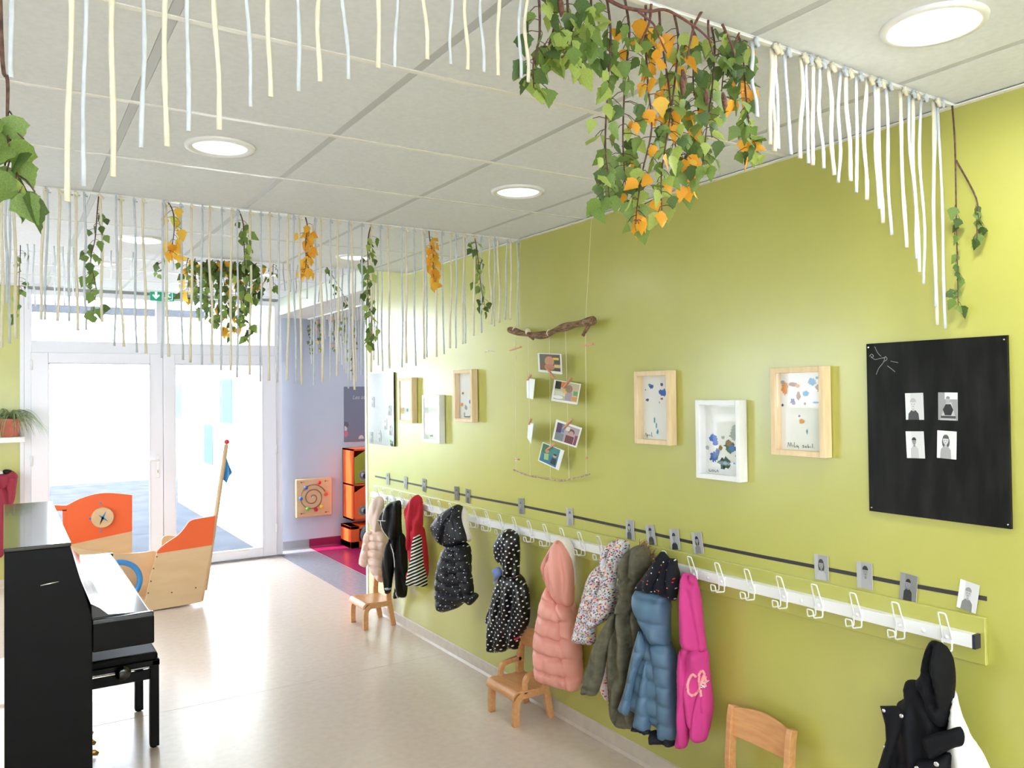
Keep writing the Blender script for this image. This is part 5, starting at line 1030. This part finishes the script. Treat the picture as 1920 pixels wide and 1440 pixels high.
sw = MB().tube([wc+np.array([Rw*math.cos(6.2832*i/36), -.0, Rw*math.sin(6.2832*i/36)]) for i in range(36)], .022, 10, closed=True).build('steering_wheel', M_cyan, bo, smooth=True)
for k in range(3):
    a = math.radians(90+120*k); MB().tube([wc, wc+np.array([Rw*math.cos(a), 0, Rw*math.sin(a)])], .009, 8).build('spoke', M_cyan, sw, smooth=True)
MB().lathe([(.02, -.01), (.02, .1)], wc, (0, 1, 0), 14).build('hub', M_birch, sw, smooth=True)
pt_, pb_ = A(424.5, 833, YB1+.04), A(384, 1106, YB1+.04)
MB().tube([pb_, pt_], [.019, .017], 12).build('flagpole', M_birch, bo, smooth=True)
MB().lathe([(.0001, -.021), (.016, -.014), (.022, 0), (.016, .014), (.0001, .021)], A(425.3, 828.5, YB1+.04), n=14).build('pole_knob', M_redp, bo, smooth=True)
fl_ = [(422, 850), (428, 868), (435.5, 886), (430, 893), (425, 906), (419, 900), (417, 880)]
fp = []
for i, (u, v) in enumerate(fl_): fp.append(A(u, v, YB1+.03+.012*(i % 3)))
MB().prism(fp, (0, .002, 0)).build('flag', M_cyan, bo)
slab('bow_post', [(403.5, 969), (408, 969), (381.5, 1126), (377, 1129)], YB1+.02, M_birch, bo, .03)

# ------------------------------------------------------------------ recess: bead board, cupboards, grey board
e = thing('bead_maze_board', 'birch wall toy with a spiral track and coloured beads', 'wall toy', (.43, YR-.02, .54))
bx, bz = .43, .543; yF = YR-.045
box('board', (.232, yF, .338), (.634, YR-.002, .750), M_birch, e, bevel=.012)
spts = []
for i in range(110):
    a = i/109*2.35*2*math.pi; rr = .012+.138*(i/109)**.85
    spts.append((bx-.02+rr*math.cos(-a+2.6)*1.0, yF-.006, bz+.0+rr*math.sin(-a+2.6)))
MB().tube(spts, .0045, 6).build('spiral_track', mat('dark_groove', rgb(120, 96, 70), .6), e, smooth=True)
MB().lathe([(.012, 0), (.01, .012), (.0001, .014)], (bx-.02, yF, bz+.005), (0, -1, 0), 14).build('center_knob', M_white, e, smooth=True)
for (u, v), c_ in zip(((598.5, 905), (573.5, 914.5), (564, 935), (577, 954), (592.5, 955.5), (603, 950), (611, 926.5)), ((206, 44, 52), (86, 84, 170), (60, 116, 196), (110, 178, 60), (206, 30, 44), (236, 196, 60), (226, 88, 50))):
    p = A(u, v, yF-.012); MB().lathe([(.0001, -.012), (.016, -.009), (.021, -.002), (.021, .003), (.016, .01), (.0001, .012)], p, (0, -1, 0), 16).build('bead', mat('bead_%d_%d_%d' % c_, rgb(*c_), .3), e, smooth=True)
for u, v in ((565, 904.5), (610, 902), (565, 963.5), (611, 960)): MB().lathe([(.009, 0), (.006, .004), (.0001, .004)], A(u, v, yF), (0, -1, 0), 10).tube([A(u, v, yF)+np.array([.005, -.002, 0]), A(u, v, yF)+np.array([.035, -.002, .002])], .002, 5).build('screw_mark', mat('burnt_wood', rgb(132, 92, 58), .7), e)
cb = thing('wall_cupboard', 'orange wall cupboard with a green and an orange slanted door', 'cupboard', (1.1, YR-.15, .68)); cy_ = 8.20; cx0, cx1, cz0, cz1 = .770, 1.42, .292, 1.062
cbm = MB().box((cx0, cy_, cz0), (cx0+.018, YR-.002, cz1)).box((cx1-.018, cy_, cz0), (cx1, YR-.002, cz1)).box((cx0, cy_, cz1-.018), (cx1, YR-.002, cz1)).box((cx0, cy_, cz0), (cx1, YR-.002, cz0+.018)).box((cx0, cy_, .665), (cx1, YR-.002, .683)).box((cx0, YR-.014, cz0), (cx1, YR-.002, cz1)); cbm.build('body', M_orange, cb)
M_lime = mat('lime_laminate', rgb(150, 150, 38), .4)
for z0, z1, m_, nm in ((.690, 1.045, M_lime, 'green'), (.310, .668, M_orange, 'orange')):
    d_ = MB().prism([(cx0+.022, cy_-.016, z0), (cx1-.022, cy_-.016, z0), (cx1-.022, cy_-.016, z1), (cx0+.15, cy_-.016, z1), (cx0+.022, cy_-.016, z1-.075)], (0, .016, 0)).build('door', m_, cb, bevel=.002)
    cc = (cx0+.115, cy_-.017, z0+.085)
    fl2 = MB()
    for k in range(12):
        a = 6.283*k/12; fl2.prism([(cc[0]+.062*math.cos(a+.25*s_)*r_, cc[1], cc[2]+.062*math.sin(a+.25*s_)*r_) for s_, r_ in ((-1, .8), (-.6, 1), (.6, 1), (1, .8), (0, .3))], (0, -.002, 0))
    fl2.build('petal_ring', mat('petals_'+nm, rough=.6, fn=noise_col(rgb(120, 150, 100), rgb(200, 150, 120), 60)), d_)
    flat_print('door_photo', d_, [(cc[0]-.045, cc[1]-.003, cc[2]+.045), (cc[0]+.045, cc[1]-.003, cc[2]+.045), (cc[0]+.045, cc[1]-.003, cc[2]-.045), (cc[0]-.045, cc[1]-.003, cc[2]-.045)], (0, -1, 0), [(ell(.5, .5, .5, .5), g3(120)), (ell(.4, .4, .2, .25), g3(200)), (ell(.65, .6, .22, .3), g3(40))])
lc = thing('low_bench_unit', 'low orange storage unit on the magenta floor under the cupboard', 'storage unit', (1.1, 8.35, 0)); lx0, lx1, ly0 = .735, 1.45, 8.18
MB().box((lx0, ly0, 0), (lx0+.1, YR-.025, .235)).box((lx0, ly0, .2), (lx1, YR-.025, .235)).box((lx0, ly0, 0), (lx1, YR-.025, .07)).box((lx1-.05, ly0, 0), (lx1, YR-.025, .235)).box((lx0+.35, ly0+.03, 0), (lx0+.37, YR-.025, .235)).build('carcass', M_orange, lc, bevel=.003)
tr = thing('ring_cushion', 'grey fabric ring cushion leaning on the low orange unit', 'cushion', (1.0, 8.1, .12))
MB().tube([(.985+.12*math.cos(6.2832*i/30), 8.115-.05*math.sin(6.2832*i/30)*.4, .145+.10*math.sin(6.2832*i/30)) for i in range(30)], .043, 12, closed=True).build('cover', mat('grey_felt', rgb(104, 104, 106), .95), tr, smooth=True)
gb_ = thing('chalkboard', 'grey wall board with chalk writing above the orange cupboard', 'board', (1.15, YR-.01, 1.43))
box('panel', (.79, YR-.012, 1.13), (1.55, YR-.001, 1.74), mat('grey_board', rgb(118, 122, 140), .35), gb_, bevel=.001)
def text_part(body, parent, size, loc, m, shear=.25, name='lettering', rot=(math.pi/2, 0, 0)):
    cu = bpy.data.curves.new('lettering', 'FONT'); cu.body = body; cu.size = size; cu.shear = shear; cu.extrude = .0003
    to = bpy.data.objects.new('lettering_tmp', cu); COL.objects.link(to); dg = bpy.context.evaluated_depsgraph_get(); me = bpy.data.meshes.new_from_object(to.evaluated_get(dg)); bpy.data.objects.remove(to)
    me.materials.append(m); o_ = link(name, me, parent, loc); o_.rotation_euler = rot; return o_
text_part('Les ateliers', gb_, .062, (.885, YR-.0135, 1.60), mat('chalk_white', rgb(196, 198, 206), .9))
flat_print('magnet_print', gb_, [(.79, YR-.013, 1.36), (.87, YR-.013, 1.36), (.87, YR-.013, 1.18), (.79, YR-.013, 1.18)], (0, -1, 0), [(ell(.15, .25, .5, .2), (96, 92, 110)), (ell(.1, .5, .3, .18), (206, 196, 200)), (ell(.1, .8, .45, .2), (196, 110, 130))])
flat_print('magnet_print', gb_, [(.955, YR-.013, 1.20), (1.02, YR-.013, 1.20), (1.02, YR-.013, 1.15), (.955, YR-.013, 1.15)], (0, -1, 0), [(ell(.5, .9, .5, .8, 14, 180, 360), (206, 204, 210)), (rc(.0, .85, 1, 1), (180, 178, 186))])

# ------------------------------------------------------------------ left of the doors: shelf, plant, small rack and coat
o = box('wall_shelf', (-3.0, YD-.19, 1.272), (-2.245, YD-.001, 1.318), M_white, bevel=.003, loc=(-2.6, YD-.1, 1.29)); tag(o, 'white wall shelf left of the glass doors', 'shelf')
pc = np.array([-2.352, YD-.10, 1.318])
pp = thing('potted_spider_plant', 'spider plant in a terracotta pot on the white shelf', 'plant', tuple(pc))
MB().lathe([(.062, 0), (.066, .004), (.084, .135), (.092, .137), (.094, .158), (.086, .160), (.076, .135), (.0001, .134)], pc, n=28).build('pot', M_terra, pp, smooth=True)
MB().lathe([(.0001, .146), (.06, .146), (.078, .142)], pc, n=20).build('soil', mat('soil', rgb(60, 46, 38), .95), pp)
bl = MB(); r = random.Random(8)
for i in range(95):
    a = r.uniform(0, 6.283); L = r.uniform(.20, .40); up_ = r.uniform(.5, 1.5); w0 = r.uniform(.004, .007); b0 = pc+np.array([r.uniform(-.04, .04), r.uniform(-.04, .04), .145]); d = np.array([math.cos(a), math.sin(a)*.7-.2, 0]); vs_ = []; nn = 8
    if b0[1]+d[1]*L > YD-.03: d[1] = -abs(d[1])*.3
    sd_ = np.array([-d[1], d[0], 0]); sd_ = sd_/(np.linalg.norm(sd_)+1e-6)
    for j in range(nn+1):
        s_ = j/nn; p = b0+d*L*s_*.85+np.array([0, 0, L*up_*(s_-.0)-L*(up_+.35)*s_*s_*1.05]); w = w0*(1-s_**2)+.0003; vs_ += [p+sd_*w, p+np.array([0, 0, -w*.5]), p-sd_*w]
    bl.add(vs_, [(j*3+k, j*3+k+1, j*3+k+4, j*3+k+3) for j in range(nn) for k in range(2)])
bl.build('foliage', leafmat('spider_plant_leaf', (124, 148, 98), (170, 186, 142)), pp, smooth=True)
sr = thing('hook_rail', 'short hook rail on the green wall strip left of the doors', 'coat rack', (-2.6, YD-.02, 1.0))
box('rail', (-3.1, YD-.03, .98), (-2.36, YD-.001, 1.02), M_white, sr, bevel=.002)
for x in (-2.40, -2.55, -2.7):
    MB().tube(spline([(x, YD-.03, .99), (x, YD-.07, .985), (x, YD-.095, 1.0), (x, YD-.095, 1.025)], 4), .006, 8).build('hook', M_chrome, sr, smooth=True)
FE = (0, 700, 3.6)
mc = thing('raincoat', 'maroon hooded raincoat hanging at the left edge by the doors', 'coat', (-2.40, YD-.1, .95)); pl = Plane((-2.40, YD-.11), 4)
puff('body', mc, pl, FE, [(-60, 760), (-70, 1000), (-80, 1240), (15, 1240), (40, 1150), (80, 900), (105, 820), (110, 745), (60, 700), (0, 700)], C_mr, .05, .09, seed=60, folds=.3, g=.016) if False else None
def free_puff(nm, pts, m, T, off, seed):
    # same cloth maker for the wall behind the doors' left side (no clamp against the green wall needed)
    return puff(nm, mc, pl, FE, pts, m, T, .06, off=off, seed=seed, folds=.3, g=.014)
free_puff('body', [(-60, 740), (-75, 1000), (-80, 1240), (12, 1240), (35, 1170), (70, 960), (90, 870), (60, 780), (0, 720)], C_mr, .04, 0., 60)
free_puff('sleeve', [(30, 720), (50, 800), (48, 860), (75, 900), (100, 850), (112, 770), (118, 705), (80, 690)], C_mr, .03, .03, 61)
free_puff('hood', [(-40, 690), (-50, 760), (0, 790), (60, 760), (124, 700), (82, 655), (40, 672), (0, 680)], C_mr, .04, .02, 62)
free_puff('hanging_loop', [(20, 655), (45, 646), (82, 654), (78, 672), (45, 684), (25, 676)], C_bk, .025, .03, 63)

# ------------------------------------------------------------------ exit sign
es_ = thing('exit_sign', 'green emergency exit sign with white arrow and running figure', 'sign', (-1.125, YD-.08, 2.61))
M_sg = mat('sign_green', rgb(24, 138, 104), .35, emit=rgb(24, 138, 104), es=.35); M_sw = mat('sign_white', rgb(236, 242, 238), .4, emit=(1, 1, 1, 1), es=.3); ys = YD-.10
for nm, xa, xb in (('arrow_panel', -1.229, -1.130), ('figure_panel', -1.120, -1.020)): box(nm, (xa, ys, 2.562), (xb, ys+.03, 2.664), M_sg, es_, bevel=.002)
box('mounting_arm', (-1.235, ys+.005, 2.660), (-1.01, ys+.025, 2.672), M_white, es_); box('ceiling_bracket', (-1.14, ys+.005, 2.63), (-1.11, ys+.025, 2.655), M_white, es_)
def pic(nm, pol): MB().prism([(x, ys-.0012, z) for x, z in pol], (0, .001, 0)).build(nm, M_sw, es_)
ax, az = -1.18, 2.613
pic('arrow', [(ax-.010, az+.04), (ax+.010, az+.04), (ax+.010, az-.004), (ax+.024, az+.010), (ax+.034, az), (ax, az-.036), (ax-.034, az), (ax-.024, az+.010), (ax-.010, az-.004)])
fx, fz = -1.07, 2.613
for pol in ([(fx-.022, fz+.034), (fx-.008, fz+.034), (fx-.008, fz+.044), (fx-.022, fz+.044)], [(fx-.026, fz+.028), (fx+.014, fz+.030), (fx+.018, fz+.022), (fx-.002, fz+.016), (fx+.004, fz-.004), (fx+.022, fz-.008), (fx+.018, fz-.018), (fx-.010, fz-.010), (fx-.032, fz-.030), (fx-.038, fz-.022), (fx-.018, fz+.002), (fx-.016, fz+.018), (fx-.03, fz+.016)],
            [(fx+.014, fz-.040), (fx+.036, fz-.040), (fx+.036, fz+.044), (fx+.014, fz+.044), (fx+.014, fz+.038), (fx+.030, fz+.038), (fx+.030, fz-.034), (fx+.014, fz-.034)], [(fx-.036, fz-.044), (fx+.01, fz-.044), (fx+.01, fz-.038), (fx-.036, fz-.038)]): pic('running_figure', pol)
